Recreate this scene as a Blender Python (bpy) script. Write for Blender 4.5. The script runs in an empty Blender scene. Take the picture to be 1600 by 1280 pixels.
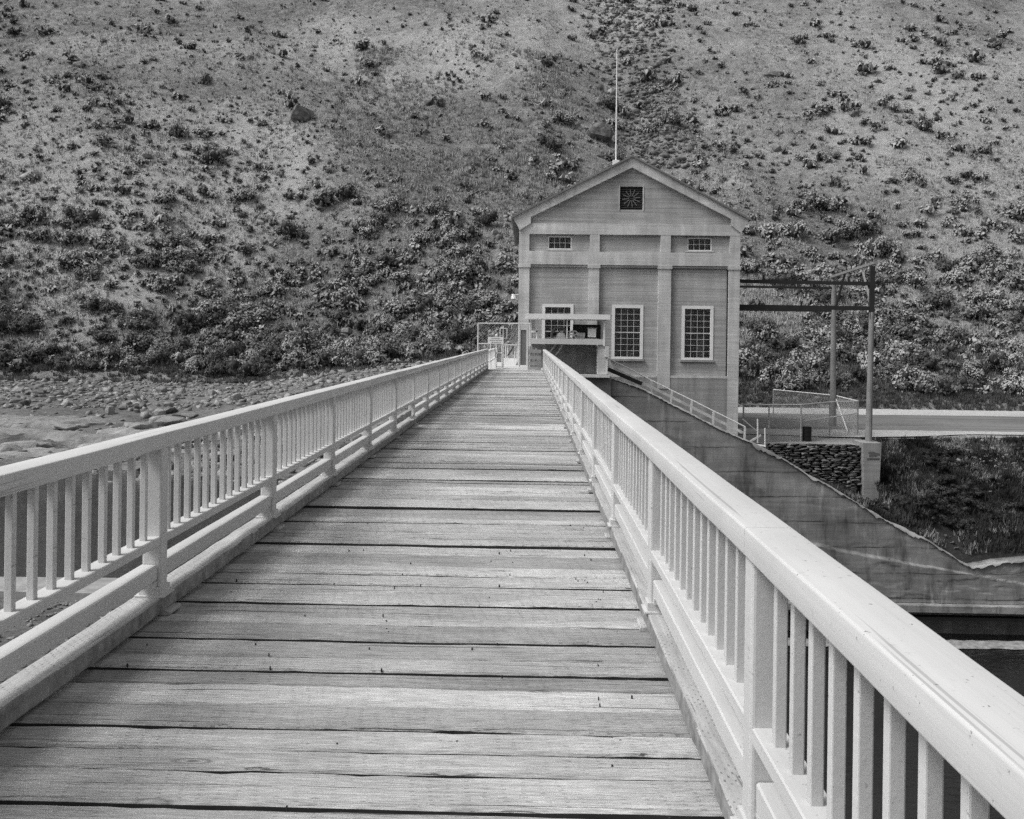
import bpy, bmesh, math, random
import numpy as np
from mathutils import Vector, Matrix

# ------------------------------------------------------------------ camera, world, sun
SC = bpy.context.scene
COL = SC.collection
F, CX, CY, HC = 1500.0, 800.0, 528.0, 1.64          # focal length and principal point in photo pixels
YAW, ROLL = math.radians(1.07), math.radians(0.75)
ROT = Matrix.Rotation(YAW, 3, 'Z') @ Matrix.Rotation(math.pi/2, 3, 'X') @ Matrix.Rotation(ROLL, 3, 'Z')
cam = bpy.data.cameras.new('camera')
cam.sensor_fit = 'HORIZONTAL'; cam.sensor_width = 36; cam.lens = 36*F/1600
cam.shift_y = -(640-CY)/1600; cam.clip_start = 0.05; cam.clip_end = 6000
camo = bpy.data.objects.new('camera', cam); COL.objects.link(camo)
camo.matrix_world = Matrix.Translation((0, 0, HC)) @ ROT.to_4x4()
SC.camera = camo

SUN_DIR = Vector((-0.55, -0.24, 0.80)).normalized()
world = bpy.data.worlds.new('World'); SC.world = world; world.use_nodes = True
wn = world.node_tree; wn.nodes.clear()
sky = wn.nodes.new('ShaderNodeTexSky'); sky.sky_type = 'NISHITA'; sky.sun_disc = False
sky.sun_elevation = math.asin(SUN_DIR.z); sky.sun_rotation = math.atan2(SUN_DIR.x, SUN_DIR.y)
sky.air_density = 1.0; sky.dust_density = 4.0
bw = wn.nodes.new('ShaderNodeRGBToBW'); bg = wn.nodes.new('ShaderNodeBackground')
wo = wn.nodes.new('ShaderNodeOutputWorld'); bg.inputs['Strength'].default_value = 0.13
wn.links.new(sky.outputs[0], bw.inputs[0]); wn.links.new(bw.outputs[0], bg.inputs[0]); wn.links.new(bg.outputs[0], wo.inputs[0])
sl = bpy.data.lights.new('sun', 'SUN'); sl.energy = 1.5; sl.angle = math.radians(18); sl.color = (1, 0.99, 0.97)
so = bpy.data.objects.new('sun', sl); COL.objects.link(so)
so.rotation_euler = (-SUN_DIR).to_track_quat('-Z', 'Y').to_euler()
SC.view_settings.view_transform = 'Standard'; SC.view_settings.look = 'None'
SC.view_settings.gamma = 1.0; SC.view_settings.use_curve_mapping = False
SC.view_settings.exposure = 0.42
SC.cycles.use_denoising = False
SC.cycles.max_bounces = 5
SC.cycles.use_adaptive_sampling = False

# ------------------------------------------------------------------ helpers
R = random.Random(11); rng = np.random.default_rng(11)

def W(px, py, Y):
    """the place on the plane y = Y that the photograph shows at a pixel"""
    d = ROT @ Vector(((px-CX)/F, (CY-py)/F, -1.0)); t = Y/d.y
    return Vector((d.x*t, Y, HC+d.z*t))
def to_px(P):
    v = ROT.transposed() @ (Vector(P)-Vector((0, 0, HC)))
    return CX+F*v.x/-v.z, CY-F*v.y/-v.z

class MB:
    def __init__(s): s.v = []; s.f = []
    def add(s, vs, fs):
        o = len(s.v); s.v += [tuple(q) for q in vs]; s.f += [tuple(i+o for i in f) for f in fs]; return s
    def box(s, x0, x1, y0, y1, z0, z1):
        if x0 > x1: x0, x1 = x1, x0
        if y0 > y1: y0, y1 = y1, y0
        if z0 > z1: z0, z1 = z1, z0
        return s.add([(x0,y0,z0),(x1,y0,z0),(x1,y1,z0),(x0,y1,z0),(x0,y0,z1),(x1,y0,z1),(x1,y1,z1),(x0,y1,z1)],
                     [(3,2,1,0),(4,5,6,7),(0,1,5,4),(1,2,6,5),(2,3,7,6),(3,0,4,7)])
    def prism(s, poly, y0, y1):                 # poly: (x, z) counter-clockwise seen from -y
        n = len(poly)
        return s.add([(x,y0,z) for x,z in poly]+[(x,y1,z) for x,z in poly],
                     [tuple(range(n)), tuple(reversed(range(n,2*n)))]+[(i,i+n,(i+1)%n+n,(i+1)%n) for i in range(n)])
    def tube(s, a, b, r0, r1=None, n=8):
        a = Vector(a); b = Vector(b); r1 = r0 if r1 is None else r1
        d = (b-a).normalized(); u = d.orthogonal().normalized(); w = d.cross(u)
        vs = []
        for c, r in ((a, r0), (b, r1)):
            for i in range(n):
                t = 2*math.pi*i/n; vs.append(c+u*(r*math.cos(t))+w*(r*math.sin(t)))
        return s.add(vs, [tuple(reversed(range(n))), tuple(range(n,2*n))]+[(i,(i+1)%n,(i+1)%n+n,i+n) for i in range(n)])
    def bar(s, a, b, w, h):                      # a box between two points, w wide and h high
        a = Vector(a); b = Vector(b); d = (b-a).normalized()
        u = d.cross(Vector((0,0,1)));  u = Vector((1,0,0)) if u.length < 1e-4 else u.normalized()
        n = u.cross(d); vs = []
        for c in (a, b):
            for i, j in ((-1,-1),(1,-1),(1,1),(-1,1)): vs.append(c+u*(w/2*i)+n*(h/2*j))
        return s.add(vs, [(3,2,1,0),(4,5,6,7),(0,1,5,4),(1,2,6,5),(2,3,7,6),(3,0,4,7)])
    def ring(s, c, r, tr, axis='y', n=20, m=6):
        vs, fs = [], []
        for i in range(n):
            a = 2*math.pi*i/n
            for j in range(m):
                b = 2*math.pi*j/m; q = r+tr*math.cos(b)
                vs.append((c[0]+q*math.cos(a), c[1]+tr*math.sin(b), c[2]+q*math.sin(a)))
        for i in range(n):
            for j in range(m):
                fs.append((i*m+j, ((i+1)%n)*m+j, ((i+1)%n)*m+(j+1)%m, i*m+(j+1)%m))
        return s.add(vs, fs)
    def mesh(s, name):
        me = bpy.data.meshes.new(name); me.from_pydata(s.v, [], s.f); me.validate(); me.update()
        b = bmesh.new(); b.from_mesh(me); bmesh.ops.recalc_face_normals(b, faces=b.faces); b.to_mesh(me); b.free()
        return me

def rrect(x0, x1, z0, z1, r, seg=4):
    p = []
    for cx, cz, a0 in ((x1-r,z0+r,-90),(x1-r,z1-r,0),(x0+r,z1-r,90),(x0+r,z0+r,180)):
        for i in range(seg+1):
            a = math.radians(a0+90*i/seg); p.append((cx+r*math.cos(a), cz+r*math.sin(a)))
    return p

WL = {}
def obj(name, geo, mat=None, parent=None, loc=(0,0,0), rot=None, scale=None, smooth=False, kind=None, label=None):
    me = geo.mesh(name) if isinstance(geo, MB) else geo
    o = bpy.data.objects.new(name, me); COL.objects.link(o)
    if mat is not None and not me.materials: me.materials.append(mat)
    if smooth: me.shade_smooth()
    loc = Vector(loc); WL[o.name] = loc
    if parent is not None: o.parent = parent; o.location = loc-WL[parent.name]
    else: o.location = loc
    if rot is not None: o.rotation_euler = rot
    if scale is not None: o.scale = scale
    if kind: o['kind'] = kind
    if label: o['label'] = label
    return o
def tag(o, label, cat, group=None):
    o['label'] = label; o['category'] = cat
    if group: o['group'] = group
    return o
def thing(name, label, cat, loc=(0,0,0), group=None):
    o = bpy.data.objects.new(name, None); COL.objects.link(o); o.location = loc; o.empty_display_size = 0.2
    WL[o.name] = Vector(loc)
    return tag(o, label, cat, group)
def np_mesh(name, V, Fc):
    V = np.asarray(V, np.float32); Fc = np.asarray(Fc, np.int32); k = Fc.shape[1]; m = len(Fc)
    me = bpy.data.meshes.new(name)
    me.vertices.add(len(V)); me.vertices.foreach_set('co', V.ravel())
    me.loops.add(m*k); me.loops.foreach_set('vertex_index', Fc.ravel())
    me.polygons.add(m); me.polygons.foreach_set('loop_start', np.arange(0, m*k, k, dtype=np.int32))
    me.update(calc_edges=True); me.validate()
    return me

TAB = rng.random((256, 256))
def vnoise(x, y, o=0):
    x = np.asarray(x, float)+o*17.3; y = np.asarray(y, float)+o*31.7
    xi = np.floor(x).astype(int); yi = np.floor(y).astype(int); fx = x-xi; fy = y-yi
    fx = fx*fx*(3-2*fx); fy = fy*fy*(3-2*fy); g = lambda i, j: TAB[i & 255, j & 255]
    return (g(xi,yi)*(1-fx)+g(xi+1,yi)*fx)*(1-fy)+(g(xi,yi+1)*(1-fx)+g(xi+1,yi+1)*fx)*fy
def fbm(x, y, n=4, o=0):
    s = 0; a = 0.5; t = 0
    for i in range(n): s = s+a*vnoise(np.asarray(x)*2**i, np.asarray(y)*2**i, o+i*3); t += a; a *= 0.5
    return s/t
def sstep(a, b, x):
    t = np.clip((np.asarray(x, float)-a)/(b-a), 0, 1); return t*t*(3-2*t)

# ------------------------------------------------------------------ materials (all grey: a black and white photograph)
def node(nt, t, ins=None, **props):
    n = nt.nodes.new(t)
    for k, v in props.items(): setattr(n, k, v)
    for k, v in (ins or {}).items():
        if isinstance(v, bpy.types.NodeSocket): nt.links.new(v, n.inputs[k])
        else: n.inputs[k].default_value = v
    return n
def mth(nt, op, a, b=None, c=None):
    ins = {0: a}
    if b is not None: ins[1] = b
    if c is not None: ins[2] = c
    return node(nt, 'ShaderNodeMath', ins, operation=op).outputs[0]
def mr(nt, v, a, b, c, d): return node(nt, 'ShaderNodeMapRange', {0: v, 1: a, 2: b, 3: c, 4: d}).outputs[0]
def pos(nt): return node(nt, 'ShaderNodeNewGeometry').outputs['Position']
def orand(nt): return node(nt, 'ShaderNodeObjectInfo').outputs['Random']
def vmul(nt, v, s): return node(nt, 'ShaderNodeVectorMath', {0: v, 1: s}, operation='MULTIPLY').outputs[0]
def vadd(nt, v, s): return node(nt, 'ShaderNodeVectorMath', {0: v, 1: s}, operation='ADD').outputs[0]
def noi(nt, v, sc=1.0, det=4.0, ro=0.55, dist=0.0):
    return node(nt, 'ShaderNodeTexNoise', {'Vector': v, 'Scale': sc, 'Detail': det, 'Roughness': ro, 'Distortion': dist}).outputs['Fac']
def voro(nt, v, sc=1.0, feat='F1'):
    return node(nt, 'ShaderNodeTexVoronoi', {'Vector': v, 'Scale': sc}, feature=feat)
def sep(nt, v): return node(nt, 'ShaderNodeSeparateXYZ', {0: v}).outputs
def start(name):
    m = bpy.data.materials.new(name); m.use_nodes = True; return m, m.node_tree
def fin(m, base, rough=0.8, bump=None, dist=0.01, strength=1.0, spec=0.3, metal=0.0):
    nt = m.node_tree; b = nt.nodes['Principled BSDF']
    if isinstance(base, bpy.types.NodeSocket): nt.links.new(base, b.inputs['Base Color'])
    else: b.inputs['Base Color'].default_value = (base, base, base, 1)
    if isinstance(rough, bpy.types.NodeSocket): nt.links.new(rough, b.inputs['Roughness'])
    else: b.inputs['Roughness'].default_value = rough
    b.inputs['Specular IOR Level'].default_value = spec; b.inputs['Metallic'].default_value = metal
    if bump is not None:
        bn = node(nt, 'ShaderNodeBump', {'Height': bump, 'Distance': dist, 'Strength': strength})
        nt.links.new(bn.outputs[0], b.inputs['Normal'])
    return m
def mul(nt, *a):
    r = a[0]
    for q in a[1:]: r = mth(nt, 'MULTIPLY', r, q)
    return r

def simple(name, base, rough=0.7, var=0.15, sc=2.0, spec=0.3, metal=0.0):
    m, nt = start(name); p = pos(nt); n = noi(nt, p, sc, 5)
    return fin(m, mul(nt, mr(nt, n, 0.25, 0.75, 1-var, 1+var), base), rough, n, 0.003, 0.3, spec, metal)

def m_white(name='white_paint', base=0.58, crk=0.69):
    m, nt = start(name); p = pos(nt)
    big = mr(nt, noi(nt, p, 2.2, 5), 0.3, 0.7, 0.94, 1.03)
    grain = noi(nt, vmul(nt, p, (55, 1.6, 55)), 1, 5)
    g = mr(nt, grain, 0.3, 0.7, 0.96, 1.03)
    crack = mr(nt, noi(nt, vmul(nt, p, (34, 0.35, 34)), 1, 3), crk, crk+0.03, 1, 0.70)
    dirt = mul(nt, mr(nt, noi(nt, p, 26, 6, 0.7), 0.62, 0.76, 1, 0.78), mr(nt, noi(nt, p, 55, 4, 0.65), 0.66, 0.70, 1, 0.45), mr(nt, noi(nt, p, 0.7, 4, 0.6), 0.35, 0.65, 0.93, 1.03))
    return fin(m, mul(nt, big, g, crack, dirt, base), 0.65, grain, 0.0015, 0.6, 0.2)

def m_plank():
    m, nt = start('plank_wood'); p = pos(nt); r = orand(nt)
    off = node(nt, 'ShaderNodeCombineXYZ', {0: mth(nt,'MULTIPLY',r,91.0), 1: mth(nt,'MULTIPLY',r,57.0), 2: mth(nt,'MULTIPLY',r,33.0)}).outputs[0]
    v = vadd(nt, p, off)
    warp = noi(nt, vmul(nt, v, (1.1, 5, 5)), 1, 3)
    vv = vadd(nt, v, node(nt, 'ShaderNodeCombineXYZ', {1: mth(nt,'MULTIPLY',warp,0.07)}).outputs[0])
    grain = noi(nt, vmul(nt, vv, (2.2, 46, 46)), 1, 8, 0.72)
    fine = noi(nt, vmul(nt, vv, (9, 170, 170)), 1, 5, 0.65)
    coarse = noi(nt, vmul(nt, v, (0.9, 3.0, 1)), 1, 5, 0.6)
    tone = mul(nt, mr(nt, grain, 0.25, 0.75, 0.80, 1.16), mr(nt, fine, 0.34, 0.66, 0.60, 1.22), mr(nt, coarse, 0.3, 0.7, 0.78, 1.16), mr(nt, r, 0, 1, 0.70, 1.16))
    crack = mr(nt, noi(nt, vmul(nt, vv, (0.55, 58, 58)), 1, 4, 0.6), 0.635, 0.68, 1, 0.28)
    split = mr(nt, noi(nt, vmul(nt, vv, (1.9, 24, 24)), 1, 6, 0.7), 0.68, 0.74, 1, 0.42)
    # incisions from pressure treatment: rows of short dashes along the grain
    x, y, z = sep(nt, vadd(nt, p, off))[:3]
    jit = mth(nt, 'MULTIPLY', noi(nt, v, 5, 2), 1.1)
    u = mth(nt, 'ADD', mth(nt, 'MULTIPLY', y, 34.0), mth(nt, 'MULTIPLY', warp, 0.8)); row = mth(nt, 'FLOOR', u)
    uu = mth(nt, 'FRACT', mth(nt, 'ADD', mth(nt, 'ADD', mth(nt, 'MULTIPLY', x, 14.5), mth(nt, 'MULTIPLY', row, 0.07)), jit))
    dash = mth(nt, 'MULTIPLY', mth(nt, 'LESS_THAN', uu, 0.24), mth(nt, 'LESS_THAN', mth(nt, 'FRACT', u), 0.17))
    patch = mr(nt, noi(nt, v, 2.6, 4), 0.42, 0.60, 0.0, 1)
    dash = mth(nt, 'MULTIPLY', dash, patch)
    dk = mr(nt, dash, 0, 1, 1, 0.66)
    vk = voro(nt, vmul(nt, v, (1.3, 4.0, 0.01)), 1.0); kn = mth(nt, 'ADD', vk.outputs['Distance'], mth(nt, 'LESS_THAN', sep(nt, vk.outputs['Color'])[0], 0.55))
    knot = mth(nt, 'MULTIPLY', mr(nt, kn, 0.035, 0.06, 0.28, 1), mr(nt, mth(nt, 'ABSOLUTE', mth(nt, 'SUBTRACT', kn, 0.095)), 0.0, 0.028, 0.55, 1))
    wear = mr(nt, noi(nt, vmul(nt, v, (7, 30, 5)), 1, 6, 0.75), 0.645, 0.69, 1, 0.22)   # gouges
    base = mul(nt, tone, crack, split, dk, knot, wear, mr(nt, noi(nt, p, 0.45, 4, 0.6), 0.36, 0.62, 0.74, 1.06), 0.51)
    h = mth(nt, 'ADD', mth(nt, 'ADD', mth(nt,'MULTIPLY',grain,0.6), mth(nt,'MULTIPLY',fine,0.25)),
            mth(nt, 'ADD', mth(nt,'MULTIPLY',crack,0.6), mth(nt,'ADD', mth(nt,'MULTIPLY',dash,-0.5), mth(nt,'MULTIPLY',split,0.5))))
    return fin(m, base, 0.80, h, 0.009, 1.0, 0.15)

def m_curb():
    m, nt = start('curb_timber'); p = pos(nt)
    w = noi(nt, vmul(nt, p, (6, 1.3, 6)), 1, 3)
    v = vadd(nt, p, node(nt,'ShaderNodeCombineXYZ',{0: mth(nt,'MULTIPLY',w,0.09), 2: mth(nt,'MULTIPLY',w,0.06)}).outputs[0])
    g = noi(nt, vmul(nt, v, (52, 1.7, 52)), 1, 7, 0.65); c = noi(nt, p, 2.2, 5)
    cr = mr(nt, noi(nt, vmul(nt, v, (40, 1.1, 40)), 1, 5, 0.65), 0.64, 0.70, 1, 0.40)
    x, y, z = sep(nt, p)[:3]
    rr = mth(nt, 'MULTIPLY', mth(nt, 'ADD', x, z), 52.0); row = mth(nt, 'FLOOR', rr)
    uu = mth(nt, 'FRACT', mth(nt, 'ADD', mth(nt, 'ADD', mth(nt, 'MULTIPLY', y, 19.0), mth(nt, 'MULTIPLY', row, 0.38)), mth(nt,'MULTIPLY',noi(nt,p,6,2),1.5)))
    d = mth(nt, 'MULTIPLY', mth(nt, 'LESS_THAN', uu, 0.26), mth(nt, 'LESS_THAN', mth(nt, 'FRACT', rr), 0.36))
    d = mth(nt, 'MULTIPLY', d, mr(nt, noi(nt, p, 7, 4), 0.42, 0.62, 0.0, 1))
    base = mul(nt, mr(nt, g, 0.25, 0.75, 0.72, 1.2), mr(nt, c, 0.3, 0.7, 0.85, 1.12), cr, mr(nt, d, 0, 1, 1, 0.45), 0.46)
    h = mth(nt, 'ADD', g, mth(nt, 'ADD', mth(nt, 'MULTIPLY', cr, 0.7), mth(nt,'MULTIPLY',d,-0.7)))
    return fin(m, base, 0.75, h, 0.004, 0.7, 0.2)

def m_concrete(name, base, board=0.16, streak=0.18, blotch=0.2, seam=6.6, rough=0.85, lime=0.0, joints=0.0):
    m, nt = start(name); p = pos(nt); x, y, z = sep(nt, p)[:3]
    bd = noi(nt, vmul(nt, p, (0.22, 0.22, seam)), 1, 2, 0.5)
    ln = noi(nt, vmul(nt, p, (0.35, 0.35, seam*3.4)), 1, 4, 0.65)
    st = noi(nt, vmul(nt, p, (2.4, 2.4, 0.16)), 1, 5, 0.6)
    bl = noi(nt, p, 0.55, 6, 0.62); fi = noi(nt, p, 9, 5, 0.7)
    t = mul(nt, mr(nt, bd, 0.3, 0.7, 1-board, 1+board), mr(nt, st, 0.3, 0.7, 1-streak, 1+streak*0.6),
            mr(nt, bl, 0.3, 0.7, 1-blotch, 1+blotch), mr(nt, fi, 0.3, 0.7, 0.93, 1.06), mr(nt, ln, 0.62, 0.70, 1, 0.80))
    if lime:
        lm = mul(nt, mr(nt, noi(nt, vmul(nt, p, (1.7,1.7,0.35)), 1, 6, 0.7), 0.57, 0.70, 0, 1), mr(nt, noi(nt, p, 0.25, 3), 0.42, 0.6, 0, 1))
        t = mth(nt, 'ADD', t, mth(nt, 'MULTIPLY', lm, lime))
    if joints:                                   # construction joints between lifts, broken up by wear
        zz = mth(nt, 'ADD', z, mth(nt, 'MULTIPLY', noi(nt, vmul(nt, p, (0.5, 0.5, 0.5)), 1, 5, 0.7), 0.30))
        jt = mth(nt, 'PINGPONG', zz, joints*0.5)
        jm = mul(nt, mr(nt, jt, 0.015, 0.05, 1, 0), mr(nt, noi(nt, vmul(nt, p, (0.6, 0.6, 2.0)), 1, 5, 0.7), 0.40, 0.56, 0, 1))
        t = mul(nt, t, mr(nt, jm, 0, 1, 1, 0.35))
        pt = voro(nt, vadd(nt, vmul(nt, p, (0.42, 0.42, 1.1)), node(nt,'ShaderNodeCombineXYZ',{0: mth(nt,'MULTIPLY',fi,0.5)}).outputs[0]), 1.0).outputs['Color']
        t = mul(nt, t, mr(nt, sep(nt, pt)[0], 0, 1, 0.86, 1.12))
        t = mul(nt, t, mr(nt, noi(nt, vmul(nt, p, (1.3, 1.3, 0.22)), 1, 7, 0.75), 0.50, 0.66, 1, 0.5))
    h = mth(nt, 'ADD', mth(nt, 'MULTIPLY', bd, 0.5), mth(nt, 'ADD', mth(nt,'MULTIPLY',ln,0.3), mth(nt,'MULTIPLY',fi,0.2)))
    return fin(m, mul(nt, t, base), rough, h, 0.03, 0.6, 0.2)

def m_ground(name, lo, hi, sc1=0.05, sc2=0.9, bump=0.25):
    m, nt = start(name); p = pos(nt)
    a = noi(nt, p, sc1, 4, 0.6); b = noi(nt, p, sc2, 7, 0.72); c = noi(nt, p, 5.0, 5, 0.75)
    k = mth(nt, 'ADD', mth(nt,'MULTIPLY',mr(nt,a,0.40,0.60,0,1),0.42), mth(nt,'ADD',mth(nt,'MULTIPLY',mr(nt,b,0.36,0.64,0,1),0.34), mth(nt,'MULTIPLY',mr(nt,c,0.38,0.62,0,1),0.36)))
    h = mth(nt, 'ADD', mth(nt,'MULTIPLY',b,1.0), mth(nt,'MULTIPLY',c,0.25))
    return fin(m, mr(nt, k, 0.1, 0.9, lo, hi), 0.95, h, bump, 0.8, 0.1)

def m_leaf(name, base, var=0.25):
    m, nt = start(name); p = pos(nt); r = orand(nt)
    n = noi(nt, p, 0.6, 2); f = noi(nt, p, 9.0, 3)
    return fin(m, mul(nt, mr(nt, r, 0, 1, 1-var, 1+var), mr(nt, n, 0.3, 0.7, 1-var, 1+var), mr(nt, f, 0.3, 0.7, 0.75, 1.25), base), 0.9, spec=0.08)

def m_rock(name, base, var=0.25, cv=0.35):
    m, nt = start(name); p = pos(nt); r = orand(nt)
    a = noi(nt, p, 1.3, 6, 0.65); b = noi(nt, vmul(nt, p, (2, 2, 9)), 1.0, 5, 0.7)
    cell = sep(nt, voro(nt, p, 2.1).outputs['Color'])[0]
    crk = mr(nt, noi(nt, vmul(nt, p, (0.5, 3.2, 5)), 1.0, 5, 0.7), 0.62, 0.67, 1, 0.5)
    t = mul(nt, mr(nt, r, 0, 1, 1-var, 1+var), mr(nt, a, 0.3, 0.7, 0.72, 1.25), mr(nt, b, 0.3, 0.7, 0.85, 1.12), mr(nt, cell, 0, 1, 1-cv, 1+cv), crk, base)
    return fin(m, t, 0.9, mth(nt, 'ADD', a, mth(nt,'MULTIPLY',b,0.5)), 0.16, 0.9, 0.15)

def m_water(name, base, rough, sc, dist, foam=False):
    m, nt = start(name); p = pos(nt)
    a = noi(nt, vmul(nt, p, (1, 2.2, 1)), sc, 4, 0.55); b = noi(nt, p, sc*0.12, 3)
    h = mth(nt, 'MULTIPLY', a, mr(nt, b, 0.4, 0.62, 0.15, 1))
    col = base
    if foam:
        f = mul(nt, mr(nt, noi(nt, vmul(nt,p,(1,2.2,1)), 2.3, 8, 0.72), 0.69, 0.78, 0, 1), mr(nt, noi(nt, p, 0.25, 3), 0.45, 0.6, 0, 1))
        col = mr(nt, f, 0, 1, base, 0.55)
    return fin(m, col, rough, h, dist, 0.7, 0.5)

def m_glass():
    m, nt = start('window_glass'); out = nt.nodes['Material Output']; nt.nodes.remove(nt.nodes['Principled BSDF'])
    p = pos(nt); n = noi(nt, p, 2.5, 2); bn = node(nt, 'ShaderNodeBump', {'Height': n, 'Distance': 0.02, 'Strength': 0.35})
    g = node(nt, 'ShaderNodeBsdfGlossy', {'Roughness': 0.04, 'Normal': bn.outputs[0]})
    t = node(nt, 'ShaderNodeBsdfTransparent', {'Color': (0.85,0.85,0.85,1)})
    fr = node(nt, 'ShaderNodeFresnel', {'IOR': 1.5}); k = mr(nt, fr.outputs[0], 0, 1, 0.04, 1)
    mx = node(nt, 'ShaderNodeMixShader', {0: k, 1: t.outputs[0], 2: g.outputs[0]}); nt.links.new(mx.outputs[0], out.inputs[0])
    return m

WHITE = m_white(); WHITE_R = m_white('white_rail_paint', crk=0.64); WHITE_B = simple('white_paint_flat', 0.80, 0.6, 0.08, 3)
PLANK = m_plank(); CURB = m_curb(); CURB_SIDE = simple('shaded_curb_side', 0.24, 0.85, 0.5, 14); PLANK_SIDE = simple('dark_plank_side', 0.035, 0.8, 0.4, 6)
CONC = m_concrete('building_concrete', 0.40, 0.20, 0.12, 0.18, 10.0)
CONC_L = m_concrete('building_trim_concrete', 0.58, 0.08, 0.22, 0.20)
CONC_P = m_concrete('plinth_concrete', 0.33, 0.10, 0.30, 0.16)
CONC_W = m_concrete('weir_wall_concrete', 0.25, 0.13, 0.10, 0.34, 5.0, lime=1.0, joints=1.35)
CONC_E = m_concrete('chipped_edge_concrete', 0.33, 0.15, 0.15, 0.45, 3.0)
CONC_D = m_concrete('pier_concrete', 0.22, 0.16, 0.3, 0.25, 1.2, lime=0.6)
SLAB = m_concrete('landing_concrete', 0.55, 0.03, 0.03, 0.14)
HILL = m_ground('dry_hillside_soil', 0.07, 0.40, 0.022, 0.55, 1.0)
BANKM = m_ground('riverbank_soil', 0.07, 0.22, 0.09, 1.1, 0.15)
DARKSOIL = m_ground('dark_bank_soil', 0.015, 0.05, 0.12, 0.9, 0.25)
DIRT = m_ground('pale_dirt', 0.22, 0.36, 0.07, 1.5, 0.05)
GRAVEL = m_ground('pale_gravel', 0.32, 0.52, 0.07, 2.5, 0.05)
def m_road():
    m, nt = start('road_surface'); p = pos(nt)
    t = noi(nt, vmul(nt, p, (0.035, 1.1, 1)), 1, 5, 0.6); f = noi(nt, p, 3.0, 6, 0.7); b = noi(nt, p, 0.12, 4)
    return fin(m, mul(nt, mr(nt, t, 0.3, 0.7, 0.72, 1.3), mr(nt, f, 0.3, 0.7, 0.82, 1.15), mr(nt, b, 0.35, 0.65, 0.85, 1.15), 0.165), 0.95, f, 0.02, 0.5, 0.1)
ROADM = m_road()
GRASS = m_leaf('dry_grass', 0.40, 0.35); GRASS_P = m_leaf('pale_tall_grass', 0.38, 0.25); GRASS_D = m_leaf('dark_grass', 0.11, 0.4)
SAGE = m_leaf('sagebrush_leaf', 0.30, 0.3); SAGE_P = m_leaf('pale_brush_leaf', 0.34, 0.2); SAGE_D = m_leaf('dark_brush_leaf', 0.13, 0.35)
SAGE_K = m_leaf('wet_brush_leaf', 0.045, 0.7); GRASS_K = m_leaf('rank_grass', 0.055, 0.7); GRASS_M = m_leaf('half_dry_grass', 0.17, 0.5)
TWIG_SHADE = simple('twig_and_bush_shade', 0.045)
ROCK = m_rock('grey_rock', 0.24, 0.3); ROCK_L = m_rock('pale_rock', 0.27, 0.15, 0.06); ROCK_W = m_rock('wall_stone', 0.13, 0.5); ROCK_D = m_rock('dark_rock', 0.15, 0.4)
WATER = m_water('still_water', 0.03, 0.06, 1.6, 0.05); TAIL = m_water('tailwater', 0.012, 0.12, 1.4, 0.12, True)
FOAM = simple('foam', 0.26, 0.9, 0.6, 3); GLASS = m_glass()
STEEL_D = simple('dark_steel', 0.03, 0.6, 0.2); STEEL_L = simple('light_steel', 0.5, 0.5, 0.12); GALV = simple('galvanised_pipe', 0.42, 0.45, 0.15)
PALE = simple('pale_machine_paint', 0.62, 0.5, 0.1); DOORM = simple('grey_door', 0.16, 0.6, 0.1)
WOODP = simple('weathered_pole_wood', 0.24, 0.85, 0.25, 1.2); WOODG = simple('weathered_gate_wood', 0.30, 0.85, 0.3, 3)
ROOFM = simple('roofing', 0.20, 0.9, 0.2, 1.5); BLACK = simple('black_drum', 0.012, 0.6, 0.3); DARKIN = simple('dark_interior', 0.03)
INK = simple('faded_lettering', 0.12); SIGNW = simple('sign_board', 0.75, 0.6, 0.05)
LOUVRE = simple('louvre_metal', 0.09, 0.6); FANM = simple('fan_metal', 0.24, 0.6)

# ------------------------------------------------------------------ terrain
YF = 92.0; SLOPE = 0.72
ZFX = [-220, -60, -25, -9, 2, 9, 14, 300]; ZFZ = [-3.2, -3.0, -2.8, -0.5, -0.4, -2.4, -4.5, -4.5]
def zfoot(x): return np.interp(x, ZFX, ZFZ)
def hill(x, y):
    x = np.asarray(x, float); y = np.asarray(y, float)
    d = y-YF-3.0*(vnoise(x/17, 0*x, 5)-0.5)
    rise = np.where(d > -8, 0.5*(d+np.sqrt(d*d+16)), 0)
    k = np.clip((d+2)/25, 0, 1)
    a = (fbm(x/34+0.012*y, y/60, 3, 1)-0.5)*9*k
    b = (fbm((x+0.7*y)/16, (y-0.4*x)/26, 3, 7)-0.5)*4.0*k
    c = (fbm(x/2.6, y/2.6, 3, 12)-0.5)*0.9*np.clip((d+4)/6, 0, 1)
    return zfoot(x)+SLOPE*rise*0.98-0.25-1.6*sstep(90.6, 87.5, y)+a+b+c
def bank(x, y):
    x = np.asarray(x, float); y = np.asarray(y, float)
    s = sstep(31, 92, y+1.5*(vnoise(x/4, y/4, 2)-0.5)); zf = zfoot(x)
    st = np.floor(s*5)/5+sstep(0.55, 1.0, s*5-np.floor(s*5))/5
    return -5.35+(zf+5.35)*(0.45*s+0.55*st)+(fbm(x/3, y/3, 4, 4)-0.5)*0.45

def grid(name, fn, x0, x1, y0, y1, dx, dy, mat, kind='structure'):
    nx = int((x1-x0)/dx)+1; ny = int((y1-y0)/dy)+1
    X, Y = np.meshgrid(np.linspace(x0, x1, nx), np.linspace(y0, y1, ny)); Z = fn(X, Y)
    V = np.stack([X, Y, Z], -1).reshape(-1, 3); i = np.arange(nx*ny).reshape(ny, nx)
    Fc = np.stack([i[:-1,:-1], i[:-1,1:], i[1:,1:], i[1:,:-1]], -1).reshape(-1, 4)
    return obj(name, np_mesh(name, V, Fc), mat, smooth=True, kind=kind)

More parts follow.
